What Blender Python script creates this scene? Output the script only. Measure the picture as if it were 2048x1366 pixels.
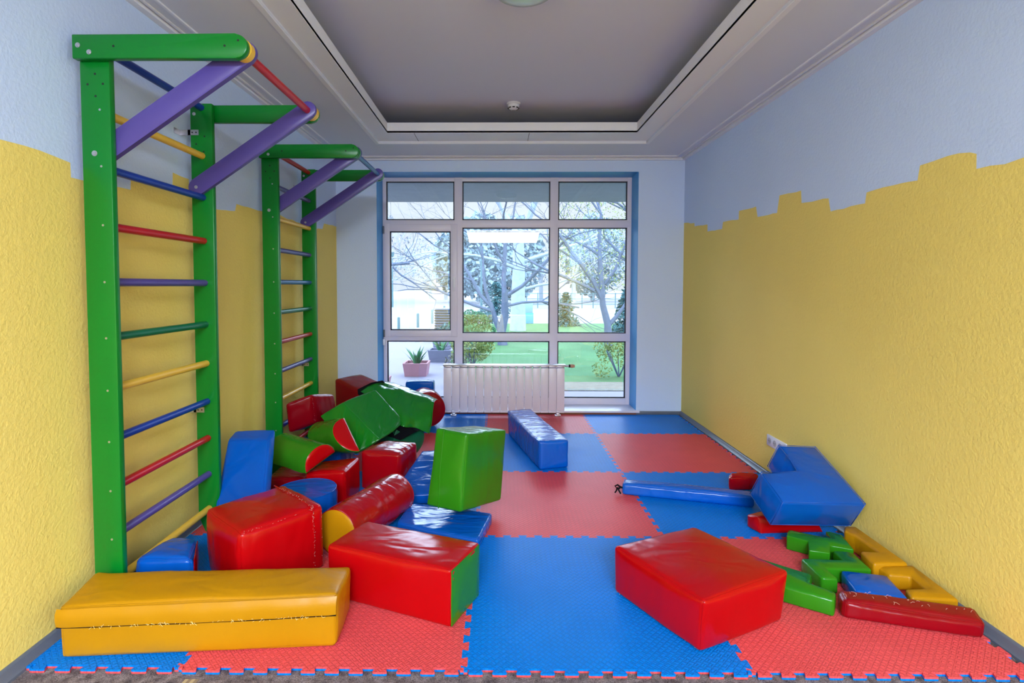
import bpy, bmesh, math, random
from mathutils import Vector, Matrix, noise
from mathutils.geometry import delaunay_2d_cdt
PI = math.pi
RW_ = 2.026
for o in list(bpy.data.objects):
    bpy.data.objects.remove(o)
SC = bpy.context.scene
COL = SC.collection

# ------------------------------------------------------------------ camera
def make_camera():
    cd = bpy.data.cameras.new('camera')
    cam = bpy.data.objects.new('camera', cd)
    COL.objects.link(cam)
    yaw, pitch, roll = 0.0105, -0.0412, 0.0015
    cy, sy, cp, sp, cr, sr = math.cos(yaw), math.sin(yaw), math.cos(pitch), math.sin(pitch), math.cos(roll), math.sin(roll)
    f = Vector((-sy*cp, cy*cp, sp)); r0 = Vector((cy, sy, 0)); u0 = r0.cross(f)
    r = r0*cr+u0*sr; u = -r0*sr+u0*cr
    cam.matrix_world = Matrix(((r.x, u.x, -f.x, 0.1197), (r.y, u.y, -f.y, -1.8101), (r.z, u.z, -f.z, 1.3557), (0, 0, 0, 1)))
    cd.sensor_width = 36
    cd.lens = 1070.5/2048*36
    cd.shift_x = 37.83/2048
    cd.shift_y = -68.17/2048
    cd.clip_start = 0.05; cd.clip_end = 500
    SC.camera = cam
make_camera()

# ------------------------------------------------------------------ colour management, world, lights
SC.view_settings.view_transform = 'Standard'
SC.view_settings.look = 'None'
SC.view_settings.exposure = 0.9
SC.view_settings.gamma = 1.0

def make_world():
    w = bpy.data.worlds.new('sky'); SC.world = w
    w.use_nodes = True
    nt = w.node_tree; nt.nodes.clear()
    out = nt.nodes.new('ShaderNodeOutputWorld'); bg = nt.nodes.new('ShaderNodeBackground')
    tc = nt.nodes.new('ShaderNodeTexCoord'); sep = nt.nodes.new('ShaderNodeSeparateXYZ')
    ramp = nt.nodes.new('ShaderNodeValToRGB')
    nt.links.new(tc.outputs['Generated'], sep.inputs[0])
    nt.links.new(sep.outputs['Z'], ramp.inputs[0])
    e = ramp.color_ramp.elements
    e[0].position = 0.0; e[0].color = (0.86, 0.95, 1.05, 1)
    e[1].position = 1.0; e[1].color = (1.6, 2.1, 2.9, 1)
    for p, c in ((0.16, (0.90, 0.98, 1.08, 1)), (0.26, (8.0, 10.0, 12.6, 1)), (0.6, (8.5, 10.8, 14.0, 1))):
        n = e.new(p); n.color = c
    nt.links.new(ramp.outputs[0], bg.inputs[0])
    bg.inputs[1].default_value = 0.56
    nt.links.new(bg.outputs[0], out.inputs[0])
make_world()

def area(name, loc, rot, sx, sy, power, color):
    l = bpy.data.lights.new(name, 'AREA'); l.shape = 'RECTANGLE'; l.size = sx; l.size_y = sy
    l.energy = power; l.color = color
    o = bpy.data.objects.new(name, l); COL.objects.link(o)
    o.location = loc; o.rotation_euler = rot
    return o
# fill lamps added behind the camera to brighten the room
area('rear_high_fill', (0.23, -3.9, 2.60), (PI/2-1.40, 0, 0), 1.8, 1.2, 245, (0.84, 0.94, 1.10))
area('side_wall_fill', (RW_-0.05, -3.1, 1.6), (PI/2, 0, PI/2+0.25), 1.6, 1.6, 46, (0.84, 0.94, 1.1))  # added lamp at the right wall, which has no window here
s = bpy.data.lights.new('sun', 'SUN'); s.energy = 0.6; s.angle = 0.3; s.color = (1, 0.95, 0.86)
so = bpy.data.objects.new('sun', s); COL.objects.link(so); so.rotation_euler = (math.radians(-38), math.radians(12), 0)

# ------------------------------------------------------------------ materials
MATS = {}
def lin(c):
    return tuple(((v/255)/12.92 if v/255 <= 0.04045 else ((v/255+0.055)/1.055)**2.4) for v in c)
def base_mat(name, rgb, rough=0.5, spec=0.5, metal=0.0, coat=0.0):
    if name in MATS: return MATS[name]
    m = bpy.data.materials.new(name); m.use_nodes = True
    b = m.node_tree.nodes['Principled BSDF']
    b.inputs['Base Color'].default_value = (*rgb, 1)
    b.inputs['Roughness'].default_value = rough
    b.inputs['Specular IOR Level'].default_value = spec
    b.inputs['Metallic'].default_value = metal
    b.inputs['Coat Weight'].default_value = coat
    b.inputs['Coat Roughness'].default_value = 0.12
    MATS[name] = m
    return m
def N(m, t, **k):
    n = m.node_tree.nodes.new(t)
    for a, v in k.items():
        if a in n.inputs: n.inputs[a].default_value = v
        else: setattr(n, a, v)
    return n
def L(m, a, b): m.node_tree.links.new(a, b)
def P(m): return m.node_tree.nodes['Principled BSDF']
def mottled(name, rgb, rough=0.5, spec=0.5, scale=6, amt=0.12, bump=0.0, bscale=60, bdist=0.002, coat=0.0, detail=4, wrinkle=None, metal=0.0):
    """colour slightly mottled by noise, optional fine bump and optional stretched crease bump"""
    if name in MATS: return MATS[name]
    m = base_mat(name, rgb, rough, spec, metal, coat)
    tc = N(m, 'ShaderNodeTexCoord')
    nz = N(m, 'ShaderNodeTexNoise', Scale=scale, Detail=4.0)
    L(m, tc.outputs['Object'], nz.inputs['Vector'])
    mix = N(m, 'ShaderNodeMix', data_type='RGBA')
    mix.inputs[6].default_value = (*[v*(1-amt) for v in rgb], 1)
    mix.inputs[7].default_value = (*[min(1, v*(1+amt)) for v in rgb], 1)
    L(m, nz.outputs['Fac'], mix.inputs[0]); L(m, mix.outputs[2], P(m).inputs['Base Color'])
    last = None
    if bump:
        b = N(m, 'ShaderNodeTexNoise', Scale=bscale, Detail=float(detail))
        L(m, tc.outputs['Object'], b.inputs['Vector'])
        bp = N(m, 'ShaderNodeBump', Strength=bump, Distance=bdist)
        L(m, b.outputs['Fac'], bp.inputs['Height'])
        last = bp
    if wrinkle:
        ws, wd, stretch = wrinkle
        mp = N(m, 'ShaderNodeMapping'); mp.inputs['Scale'].default_value = stretch
        L(m, tc.outputs['Object'], mp.inputs['Vector'])
        b = N(m, 'ShaderNodeTexNoise', Scale=ws, Detail=2.0, Distortion=0.6)
        L(m, mp.outputs[0], b.inputs['Vector'])
        bp = N(m, 'ShaderNodeBump', Strength=0.8, Distance=wd)
        L(m, b.outputs['Fac'], bp.inputs['Height'])
        if last: L(m, last.outputs[0], bp.inputs['Normal'])
        last = bp
    if last: L(m, last.outputs[0], P(m).inputs['Normal'])
    return m

VINYL = dict(rough=0.2, spec=0.26, scale=3, amt=0.07, bump=0.25, bscale=140, bdist=0.0006, wrinkle=(4.5, 0.012, (1.0, 1.6, 0.7)))
def vinyl(name, rgb, **k):
    d = dict(VINYL); d.update(k)
    return mottled(name, rgb, **d)
V_RED = vinyl('red_vinyl', (0.40, 0.001, 0.003))
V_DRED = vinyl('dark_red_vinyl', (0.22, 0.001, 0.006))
V_BLUE = vinyl('blue_vinyl', (0.001, 0.080, 0.42), wrinkle=(5, 0.018, (1.0, 1.8, 0.7)))
V_SBLUE = vinyl('shiny_blue_vinyl', (0.001, 0.095, 0.50), wrinkle=(7, 0.016, (0.7, 2.4, 1.0)), rough=0.17, spec=0.4)
V_GREEN = vinyl('green_vinyl', (0.022, 0.19, 0.006))
V_SGREEN = vinyl('shiny_green_vinyl', (0.006, 0.16, 0.010), wrinkle=(5, 0.018, (2.6, 0.6, 0.8)), rough=0.15, spec=0.45)
V_YEL = vinyl('yellow_vinyl', (0.44, 0.20, 0.002), rough=0.36)
V_TEAL = vinyl('dark_green_vinyl', (0.006, 0.12, 0.05), rough=0.3)
V_SRED = vinyl('shiny_red_vinyl', (0.33, 0.001, 0.005), wrinkle=(6, 0.012, (0.8, 1.8, 1.0)), rough=0.14, spec=0.45)
M_THREAD = base_mat('white_thread', (0.60, 0.30, 0.27), 0.8)
M_BLACK = base_mat('black_cloth', (0.004, 0.004, 0.006), 0.9, 0.1)

WALL_WHITE = mottled('white_wall_paint', lin((196, 214, 245)), 0.75, 0.25, 1.6, 0.04, 0.5, 75, 0.004)
WALL_YEL = mottled('yellow_wall_paint', lin((236, 210, 112)), 0.7, 0.3, 1.6, 0.05, 0.6, 75, 0.005)
CEIL = mottled('ceiling_paint', lin((216, 218, 230)), 0.8, 0.2, 1.0, 0.03, 0.1, 60, 0.001)
CEILW = mottled('ceiling_recess_paint', lin((212, 213, 232)), 0.8, 0.2, 1.0, 0.04)
MOULD = mottled('moulding_white', lin((232, 232, 240)), 0.6, 0.3, 2.0, 0.02)
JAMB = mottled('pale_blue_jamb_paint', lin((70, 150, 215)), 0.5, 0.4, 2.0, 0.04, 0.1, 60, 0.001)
PVC = mottled('window_frame_plastic', lin((222, 216, 232)), 0.35, 0.4, 3.0, 0.02)
GASK = base_mat('black_rubber_gasket', (0.006, 0.010, 0.03), 0.5)
BASEB = mottled('grey_plastic_skirting', lin((92, 98, 112)), 0.3, 0.5, 5.0, 0.06)
BROWN = mottled('brown_board', lin((135, 80, 55)), 0.6, 0.3, 5.0, 0.1)
METAL = base_mat('zinc_metal', (0.55, 0.54, 0.6), 0.35, 0.5, 0.9)
RAD = mottled('radiator_enamel', lin((216, 208, 220)), 0.3, 0.5, 3.0, 0.02)
DARK = base_mat('dark_gap', (0.01, 0.01, 0.012), 0.8)
SOCK = base_mat('white_plastic', lin((225, 225, 235)), 0.35)

def carpet_mat():
    m = base_mat('grey_needle_felt', (0.1, 0.09, 0.09), 0.95, 0.1)
    tc = N(m, 'ShaderNodeTexCoord')
    a = N(m, 'ShaderNodeTexNoise', Scale=220.0, Detail=3.0); b = N(m, 'ShaderNodeTexNoise', Scale=38.0, Detail=6.0)
    L(m, tc.outputs['Object'], a.inputs['Vector']); L(m, tc.outputs['Object'], b.inputs['Vector'])
    add = N(m, 'ShaderNodeMath', operation='MULTIPLY'); L(m, a.outputs['Fac'], add.inputs[0]); L(m, b.outputs['Fac'], add.inputs[1])
    r = N(m, 'ShaderNodeValToRGB'); r.color_ramp.elements[0].position = 0.12; r.color_ramp.elements[1].position = 0.42
    r.color_ramp.elements[0].color = (0.055, 0.042, 0.046, 1); r.color_ramp.elements[1].color = (0.30, 0.25, 0.26, 1)
    L(m, add.outputs[0], r.inputs[0]); L(m, r.outputs[0], P(m).inputs['Base Color'])
    bp = N(m, 'ShaderNodeBump', Strength=0.8, Distance=0.004); L(m, a.outputs['Fac'], bp.inputs['Height']); L(m, bp.outputs[0], P(m).inputs['Normal'])
    return m
CARPET = carpet_mat()

def mat_mat(name, rgb, amt=0.12):
    """foam puzzle mat with pressed tread-plate pattern"""
    m = base_mat(name, rgb, 0.36, 0.09)
    tc = N(m, 'ShaderNodeTexCoord')
    hs = []
    for ang in (45, -45):
        mp = N(m, 'ShaderNodeMapping'); mp.inputs['Rotation'].default_value = (0, 0, math.radians(ang)); mp.inputs['Scale'].default_value = (1, 1, 1)
        L(m, tc.outputs['Object'], mp.inputs['Vector'])
        br = N(m, 'ShaderNodeTexBrick', Scale=11.0); br.inputs['Mortar Size'].default_value = 0.035; br.inputs['Mortar Smooth'].default_value = 0.6
        br.inputs['Brick Width'].default_value = 0.42; br.inputs['Row Height'].default_value = 0.2
        br.inputs['Color1'].default_value = (1, 1, 1, 1); br.inputs['Color2'].default_value = (0.9, 0.9, 0.9, 1); br.inputs['Mortar'].default_value = (0, 0, 0, 1)
        L(m, mp.outputs[0], br.inputs['Vector']); hs.append(br)
    mx = N(m, 'ShaderNodeMath', operation='MULTIPLY'); L(m, hs[0].outputs['Color'], mx.inputs[0]); L(m, hs[1].outputs['Color'], mx.inputs[1])
    bp = N(m, 'ShaderNodeBump', Strength=0.55, Distance=0.003); L(m, mx.outputs[0], bp.inputs['Height']); L(m, bp.outputs[0], P(m).inputs['Normal'])
    nz = N(m, 'ShaderNodeTexNoise', Scale=5.0, Detail=6.0, Roughness=0.65); L(m, tc.outputs['Object'], nz.inputs['Vector'])
    mix = N(m, 'ShaderNodeMix', data_type='RGBA')
    mix.inputs[6].default_value = (*[v*(1-amt) for v in rgb], 1); mix.inputs[7].default_value = (*[min(1, v*(1+amt)) for v in rgb], 1)
    L(m, nz.outputs['Fac'], mix.inputs[0])
    m2 = N(m, 'ShaderNodeMix', data_type='RGBA', blend_type='MULTIPLY'); m2.inputs[0].default_value = 0.16
    L(m, mix.outputs[2], m2.inputs[6]); L(m, mx.outputs[0], m2.inputs[7]); L(m, m2.outputs[2], P(m).inputs['Base Color'])
    return m
MAT_RED = mat_mat('red_foam_mat', (0.74, 0.085, 0.095))
MAT_BLUE = mat_mat('blue_foam_mat', (0.001, 0.19, 0.72))

def wood_paint(name, rgb, rough=0.28):
    m = mottled(name, rgb, rough, 0.35, 3.0, 0.14, 0.12, 30, 0.002)
    return m
W_GREEN = wood_paint('green_painted_wood', (0.001, 0.17, 0.016))
W_PURP = wood_paint('violet_painted_wood', (0.085, 0.06, 0.28))
W_RED = wood_paint('red_painted_wood', (0.45, 0.004, 0.012))
W_BLUE = wood_paint('blue_painted_wood', (0.005, 0.035, 0.30))
W_LBLUE = wood_paint('mid_blue_painted_wood', (0.02, 0.12, 0.36))
W_YEL = wood_paint('yellow_painted_wood', (0.75, 0.46, 0.05))
W_GRN2 = wood_paint('dark_green_painted_wood', (0.004, 0.13, 0.06))

def glass_mat():
    m = bpy.data.materials.new('window_glass'); m.use_nodes = True
    nt = m.node_tree; nt.nodes.clear()
    out = nt.nodes.new('ShaderNodeOutputMaterial'); mix = nt.nodes.new('ShaderNodeMixShader')
    tr = nt.nodes.new('ShaderNodeBsdfTransparent'); tr.inputs[0].default_value = (0.96, 0.985, 1.0, 1)
    gl = nt.nodes.new('ShaderNodeBsdfGlossy'); gl.inputs['Roughness'].default_value = 0.0; gl.inputs[0].default_value = (0.9, 1.0, 1.0, 1)
    fr = nt.nodes.new('ShaderNodeFresnel'); fr.inputs[0].default_value = 1.55
    nt.links.new(fr.outputs[0], mix.inputs[0]); nt.links.new(tr.outputs[0], mix.inputs[1]); nt.links.new(gl.outputs[0], mix.inputs[2])
    nt.links.new(mix.outputs[0], out.inputs[0])
    return m
GLASS = glass_mat()

# ------------------------------------------------------------------ object helpers
WO = {}
def tag(o, label=None, cat=None, group=None, kind=None):
    if label: o['label'] = label
    if cat: o['category'] = cat
    if group: o['group'] = group
    if kind: o['kind'] = kind
    return o
def empty(name, loc, label=None, cat=None, group=None, kind=None, parent=None):
    o = bpy.data.objects.new(name, None); COL.objects.link(o)
    o.empty_display_size = 0.1
    o.location = loc; WO[o.name] = Vector(loc)
    return tag(o, label, cat, group, kind)
def mk(name, bm, mats, parent=None, origin=None, smooth=True, label=None, sharp=40):
    """link a bmesh given in world coordinates as one object; its origin sits at its base (or its parent's)"""
    if parent is not None: org = WO[parent.name]
    elif origin is not None: org = Vector(origin)
    else:
        xs = [v.co for v in bm.verts]
        lo = Vector([min(c[i] for c in xs) for i in range(3)]); hi = Vector([max(c[i] for c in xs) for i in range(3)])
        org = Vector(((lo.x+hi.x)/2, (lo.y+hi.y)/2, lo.z))
    for v in bm.verts: v.co -= org
    bmesh.ops.recalc_face_normals(bm, faces=bm.faces[:])
    me = bpy.data.meshes.new(name)
    bm.to_mesh(me); bm.free()
    if not isinstance(mats, (list, tuple)): mats = [mats]
    for m in mats: me.materials.append(m)
    if smooth:
        me.polygons.foreach_set('use_smooth', [True]*len(me.polygons))
        if sharp:
            me.set_sharp_from_angle(angle=math.radians(sharp))
    o = bpy.data.objects.new(name, me); COL.objects.link(o)
    if parent is not None: o.parent = parent
    else: o.location = org
    WO[o.name] = org
    if label: o['label'] = label
    if name == 'stitching': o['kind'] = 'stuff'
    return o
def struct(name, bm, mats, **k):
    o = mk(name, bm, mats, **k)
    if k.get('parent') is None: o['kind'] = 'structure'
    return o
def box(bm, x0, x1, y0, y1, z0, z1, bev=0.0, mi=0, seg=2):
    r = bmesh.ops.create_cube(bm, size=1)
    vs = r['verts']
    for v in vs: v.co = Vector(((x0+x1)/2+v.co.x*(x1-x0), (y0+y1)/2+v.co.y*(y1-y0), (z0+z1)/2+v.co.z*(z1-z0)))
    fs = list({f for v in vs for f in v.link_faces})
    for f in fs: f.material_index = mi
    if bev:
        es = list({e for v in vs for e in v.link_edges})
        q = bmesh.ops.bevel(bm, geom=es, offset=bev, segments=seg, affect='EDGES', profile=0.5)
        for f in q['faces']: f.material_index = mi
    return bm
def nbox(*a, **k): return box(bmesh.new(), *a, **k)
def poly_prism(bm, pts, vec, bev=0.0, mi=0, seg=2):
    """closed polygon of 3-D points extruded by vec"""
    vec = Vector(vec)
    a = [bm.verts.new(Vector(p)) for p in pts]; b = [bm.verts.new(Vector(p)+vec) for p in pts]
    fs = [bm.faces.new(a), bm.faces.new(list(reversed(b)))]
    n = len(pts)
    for i in range(n): fs.append(bm.faces.new((a[i], b[i], b[(i+1) % n], a[(i+1) % n])))
    for f in fs: f.material_index = mi
    if bev:
        es = list({e for f in fs for e in f.edges})
        bmesh.ops.bevel(bm, geom=es, offset=bev, segments=seg, affect='EDGES', profile=0.5)
    return bm
def tube(bm, pts, rad, n=12, cap=True, mi=0):
    pts = [Vector(p) for p in pts]
    rings = []
    for i, p in enumerate(pts):
        d = (pts[min(i+1, len(pts)-1)]-pts[max(i-1, 0)]).normalized()
        up = Vector((0, 0, 1)) if abs(d.z) < 0.9 else Vector((0, 1, 0))
        s = d.cross(up).normalized(); t = s.cross(d)
        r = rad[i] if isinstance(rad, (list, tuple)) else rad
        rings.append([bm.verts.new(p+(s*math.cos(2*PI*k/n)+t*math.sin(2*PI*k/n))*r) for k in range(n)])
    for a, b in zip(rings, rings[1:]):
        for k in range(n):
            f = bm.faces.new((a[k], a[(k+1) % n], b[(k+1) % n], b[k])); f.material_index = mi
    if cap:
        bm.faces.new(rings[0]).material_index = mi; bm.faces.new(list(reversed(rings[-1]))).material_index = mi
    return bm
def disc(bm, c, axis, r, h, n=20, mi=0):
    c = Vector(c); axis = Vector(axis).normalized()
    return tube(bm, [c, c+axis*h], r, n, True, mi)

# ------------------------------------------------------------------ soft foam blocks
def tlist(L_, r, n):
    e = min(0.8, 2*r/L_)
    a = [-1, -1+0.35*e, -1+0.7*e, -1+e]
    inner = [(-1+e)+(2-2*e)*i/n for i in range(1, n)]
    return a+inner+[-x for x in reversed(a)]
def foam_hex(name, cs, mat, r=0.02, puff=(0.010, 0.010, 0.010), wob=0.004, freq=5.0, n=14, seams=True, parent=None, thread=(), flat_bottom=True, seed=0, rise=1.0, sag=0.0):
    """soft covered block from eight corners, order x, y, z low-to-high; returns the object"""
    cs = [Vector(c) for c in cs]
    ln = [sum((cs[i | (1 << k)]-cs[i]).length for i in range(8) if not i & (1 << k))/4 for k in range(3)]
    rr = min(r, 0.45*min(ln))
    off = Vector((seed*3.1, seed*7.7, seed*1.3))
    zmin = min(c.z for c in cs)
    def mp(p):
        q = [p[k]*ln[k]/2 for k in range(3)]
        c = [max(-(ln[k]/2-rr), min(ln[k]/2-rr, q[k])) for k in range(3)]
        d = Vector([q[k]-c[k] for k in range(3)])
        if d.length > 1e-9: d = d.normalized()
        q = [c[k]+d[k]*rr for k in range(3)]
        for k in range(3):
            if abs(p[k]) > 0.999:
                u, v = p[(k+1) % 3], p[(k+2) % 3]
                w = (1-u**4)*(1-v**4)
                if k == 2 and p[2] < 0: w = 0
                if k == 2 and p[2] > 0: w *= (1-2*sag)
                q[k] += (1 if p[k] > 0 else -1)*puff[k]*w
        amp = wob*(0 if (p[2] < -0.99) else 1)
        nv = noise.noise_vector(Vector(q)*freq+off)*amp
        nv += noise.noise_vector(Vector((q[0]*3, q[1]*3, q[2]))*freq*2.2+off)*amp*0.35
        q = [(q[k]+nv[k])/(ln[k]/2) for k in range(3)]
        res = Vector((0, 0, 0))
        for i in range(8):
            w = 1
            for k in range(3): w *= (1+q[k])/2 if i & (1 << k) else (1-q[k])/2
            res += cs[i]*w
        if flat_bottom and res.z < zmin: res.z = zmin
        return res
    bm = bmesh.new()
    T_ = [tlist(ln[k], rr, max(3, int(n*ln[k]/max(ln))+2)) for k in range(3)]
    for k in range(3):
        a, b = (k+1) % 3, (k+2) % 3
        for s in (-1, 1):
            g = []
            for u in T_[a]:
                row = []
                for v in T_[b]:
                    p = [0, 0, 0]; p[k] = s; p[a] = u; p[b] = v
                    row.append(bm.verts.new(mp(p)))
                g.append(row)
            for i in range(len(g)-1):
                for j in range(len(g[0])-1):
                    bm.faces.new((g[i][j], g[i+1][j], g[i+1][j+1], g[i][j+1]))
    bmesh.ops.remove_doubles(bm, verts=bm.verts[:], dist=0.0004)
    o = mk(name, bm, mat, parent=parent, sharp=None)
    def edge(kfix, s1, s2):
        pts = []
        a, b = (kfix+1) % 3, (kfix+2) % 3
        for t in T_[kfix]:
            p = [0, 0, 0]; p[kfix] = t; p[a] = s1; p[b] = s2
            pts.append(mp(p))
        return pts
    if seams:
        sb = bmesh.new()
        for (kf, s1, s2) in [(0, -1, 1), (0, 1, 1), (1, 1, -1), (1, 1, 1), (2, -1, -1), (2, 1, -1), (2, -1, 1), (2, 1, 1)]:
            tube(sb, edge(kf, s1, s2), 0.0022, 6)
        mk('seam_piping', sb, mat, parent=o, sharp=None)
    if thread:
        tb = bmesh.new(); rnd = random.Random(seed+5)
        for (kf, s1, s2) in thread:
            pts = edge(kf, s1, s2)
            for a, b in zip(pts[2:-2], pts[3:-2]):
                m_ = max(1, int((b-a).length/0.012))
                for i in range(m_):
                    if rnd.random() < 0.35: continue
                    c = a.lerp(b, (i+rnd.random())/m_)
                    d = (b-a).normalized()*0.003+Vector((rnd.uniform(-1, 1), rnd.uniform(-1, 1), rnd.uniform(-0.5, 1)))*0.0045
                    tube(tb, [c-d+Vector((0, 0, 0.001)), c+d+Vector((0, 0, 0.002))], 0.0007, 4)
        mk('stitching', tb, M_THREAD, parent=o, sharp=None, label='loose white stitching')
    return o

def foam_prism(name, pts, z1, mat, z0=0.015, bev=0.012, puff=0.006):
    bm = bmesh.new()
    a = [bm.verts.new((x, y, z0)) for x, y in pts]
    f = bm.faces.new(a); f.normal_update()
    if f.normal.z < 0: f.normal_flip()
    r = bmesh.ops.extrude_face_region(bm, geom=[f])
    vs = [e for e in r['geom'] if isinstance(e, bmesh.types.BMVert)]
    for v in vs: v.co.z = z1
    bmesh.ops.bevel(bm, geom=bm.edges[:], offset=bev, segments=3, affect='EDGES', profile=0.5, clamp_overlap=True)
    bm.faces.ensure_lookup_table()
    top = max(bm.faces, key=lambda f: f.calc_area()*(1 if f.calc_center_median().z > (z0+z1)/2 else 0))
    bmesh.ops.inset_region(bm, faces=[top], thickness=0.014, depth=puff)
    return mk(name, bm, mat, sharp=None)

def foam_extrude(name, prof, axis, mat, capmat, seg=10, wob=0.003, caplabel=None, seed=0, capn=True, dome=0.01, close=False):
    """profile ring (3-D points) swept along axis with separate end panels"""
    axis = Vector(axis); prof = [Vector(p) for p in prof]; n = len(prof)
    cen = sum(prof, Vector())/n
    bm = bmesh.new(); rings = []
    for i in range(seg+1):
        t = i/seg; ring = []
        for p in prof:
            d = (p-cen).normalized()
            q = p+axis*t
            e = min(t, 1-t)*axis.length
            k = 1-0.04*max(0, 1-e/0.012)
            q = cen+axis*t+(p-cen)*k
            q += d*noise.noise(q*9+Vector((seed, 0, 0)))*wob*2
            if q.z < 0.0155 and min(pp.z for pp in prof) > 0.0: q.z = max(q.z, 0.0155)
            ring.append(bm.verts.new(q))
        rings.append(ring)
    for a, b in zip(rings, rings[1:]):
        for k in range(n): bm.faces.new((a[k], a[(k+1) % n], b[(k+1) % n], b[k]))
    ends = [[v.co.copy() for v in rings[0]], [v.co.copy() for v in rings[-1]]]
    if not capn:
        pass
    o = mk(name, bm, mat, sharp=35)
    for s, ring in zip((-1, 1), ends):
        cb = bmesh.new(); c = sum(ring, Vector())/n; prev = None; ax = axis.normalized()*s
        for k, h in ((1.0, -0.001), (0.975, 0.3), (0.8, 0.75), (0.5, 0.95), (0.2, 1.0)):
            cur = [cb.verts.new(c+(p-c)*k+ax*h*dome) for p in ring]
            if prev:
                for j in range(n): cb.faces.new((prev[j], prev[(j+1) % n], cur[(j+1) % n], cur[j]))
            prev = cur
        cb.faces.new(prev)
        mk('end_panel', cb, capmat, parent=o, sharp=None, label=caplabel)
    # piping ring round both ends
    for ring in ends:
        pb = bmesh.new(); tube(pb, ring+[ring[0]], 0.0022, 6, cap=False)
        mk('seam_piping', pb, mat, parent=o, sharp=None)
    return o
def circle(c, axis, r, n=40, a0=0, a1=2*PI, ref=Vector((0, 0, 1))):
    c = Vector(c); ax = Vector(axis).normalized()
    if abs(ax.dot(ref)) > 0.95: ref = Vector((0, 1, 0))
    s = ax.cross(ref).normalized(); t = s.cross(ax)
    return [c+(s*math.cos(a0+(a1-a0)*k/n)+t*math.sin(a0+(a1-a0)*k/n))*r for k in range(n)]

# ------------------------------------------------------------------ the room
LW, RW, BW, CZ = -1.566, 2.026, 3.751, 2.658     # left wall, right wall, back wall, soffit height
REAR = -4.5
NX0, NX1, NZ0, NZ1 = -1.146, 1.556, 0.052, 2.524  # window niche
FY = 4.03                                        # window frame plane

struct('floor', nbox(LW-0.2, RW+0.2, REAR-0.2, 4.2, -0.15, 0.0), CARPET, smooth=False)

LEFT_EDGE = [(3.751, 1.964), (3.362, 1.949), (3.316, 1.892), (3.08, 1.871), (2.388, 1.888), (2.321, 1.895), (1.999, 1.881), (1.636, 1.876), (1.615, 1.828), (1.372, 1.806), (1.111, 1.853), (1.108, 1.93), (0.965, 1.936), (0.96, 1.866), (0.80, 1.86), (0.646, 1.85), (0.642, 1.79), (0.372, 1.778), (0.3, 1.778), (0.302, 1.835), (0.227, 1.842), (0.16, 1.848), (0.094, 1.849), (0.002, 1.846), (-0.5, 1.84), (-0.51, 1.90), (-1.1, 1.92), (-1.11, 1.85), (-2.0, 1.86), (-4.5, 1.85)]
RIGHT_EDGE = [(3.751, 1.999), (3.455, 1.966), (3.453, 1.932), (3.128, 1.914), (3.125, 1.85), (2.806, 1.84), (2.788, 1.897), (2.493, 1.882), (2.487, 1.949), (2.206, 1.943), (2.179, 1.862), (1.902, 1.854), (1.875, 1.969), (1.615, 1.957), (1.606, 1.877), (1.329, 1.861), (1.307, 1.783), (1.017, 1.785), (1.008, 1.84), (0.825, 1.842), (0.67, 1.836), (0.658, 1.901), (0.51, 1.908), (0.4, 1.896), (0.37, 1.883), (0.37, 1.823), (0.247, 1.815), (0.174, 1.823), (-0.5, 1.84), (-0.51, 1.90), (-1.1, 1.92), (-1.11, 1.85), (-2.0, 1.86), (-4.5, 1.85)]
def rough_line(E, seed):
    rnd = random.Random(seed); out = []
    for a, b in zip(E, E[1:]):
        n = max(1, int(abs(a[0]-b[0])/0.05))
        for i in range(n):
            t = i/n; j = rnd.uniform(-0.004, 0.004) if i else 0
            out.append((a[0]+(b[0]-a[0])*t, a[1]+(b[1]-a[1])*t+j))
    out.append(E[-1]); return out
def side_wall(name, X, sgn, E, seed):
    bm = bmesh.new(); E = rough_line(E, seed)
    x0, x1 = (X-0.2, X-0.02) if sgn < 0 else (X+0.02, X+0.2)
    box(bm, x0, x1, REAR, 4.2, 0, 3.1, mi=0)
    M_ = [E[0]]
    for y, z in E[1:]: M_.append((min(y, M_[-1][0]-0.0015), z))
    cols_ = [[bm.verts.new((X, y, h)) for h in (0, z, 3.1)] for y, z in M_]
    for a, b in zip(cols_, cols_[1:]):
        bm.faces.new((a[0], a[1], b[1], b[0])).material_index = 1
        bm.faces.new((a[1], a[2], b[2], b[1])).material_index = 0
    return struct(name, bm, [WALL_WHITE, WALL_YEL], smooth=False)
side_wall('wall_left', LW, -1, LEFT_EDGE, 1)
side_wall('wall_right', RW, 1, RIGHT_EDGE, 2)

bm = bmesh.new()
box(bm, LW, NX0, BW, 4.2, 0, 3.1); box(bm, NX1, RW, BW, 4.2, 0, 3.1)
box(bm, NX0, NX1, BW, 4.2, NZ1, 3.1); box(bm, NX0, NX1, BW, 4.2, -0.1, NZ0-0.02)
# painted reveals of the niche
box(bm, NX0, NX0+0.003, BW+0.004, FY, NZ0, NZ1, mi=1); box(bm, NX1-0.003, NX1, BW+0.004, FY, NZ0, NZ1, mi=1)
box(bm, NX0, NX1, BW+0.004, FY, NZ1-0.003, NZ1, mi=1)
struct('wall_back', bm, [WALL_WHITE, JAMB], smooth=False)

# wall behind the camera with its own wide window opening
bm = bmesh.new()
box(bm, LW, RW, REAR-0.2, REAR, 0, 0.55); box(bm, LW, RW, REAR-0.2, REAR, 2.55, 3.1)
box(bm, LW, -1.27, REAR-0.2, REAR, 0.55, 2.55); box(bm, 1.73, RW, REAR-0.2, REAR, 0.55, 2.55)
struct('wall_front', bm, WALL_YEL, smooth=False)

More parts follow.
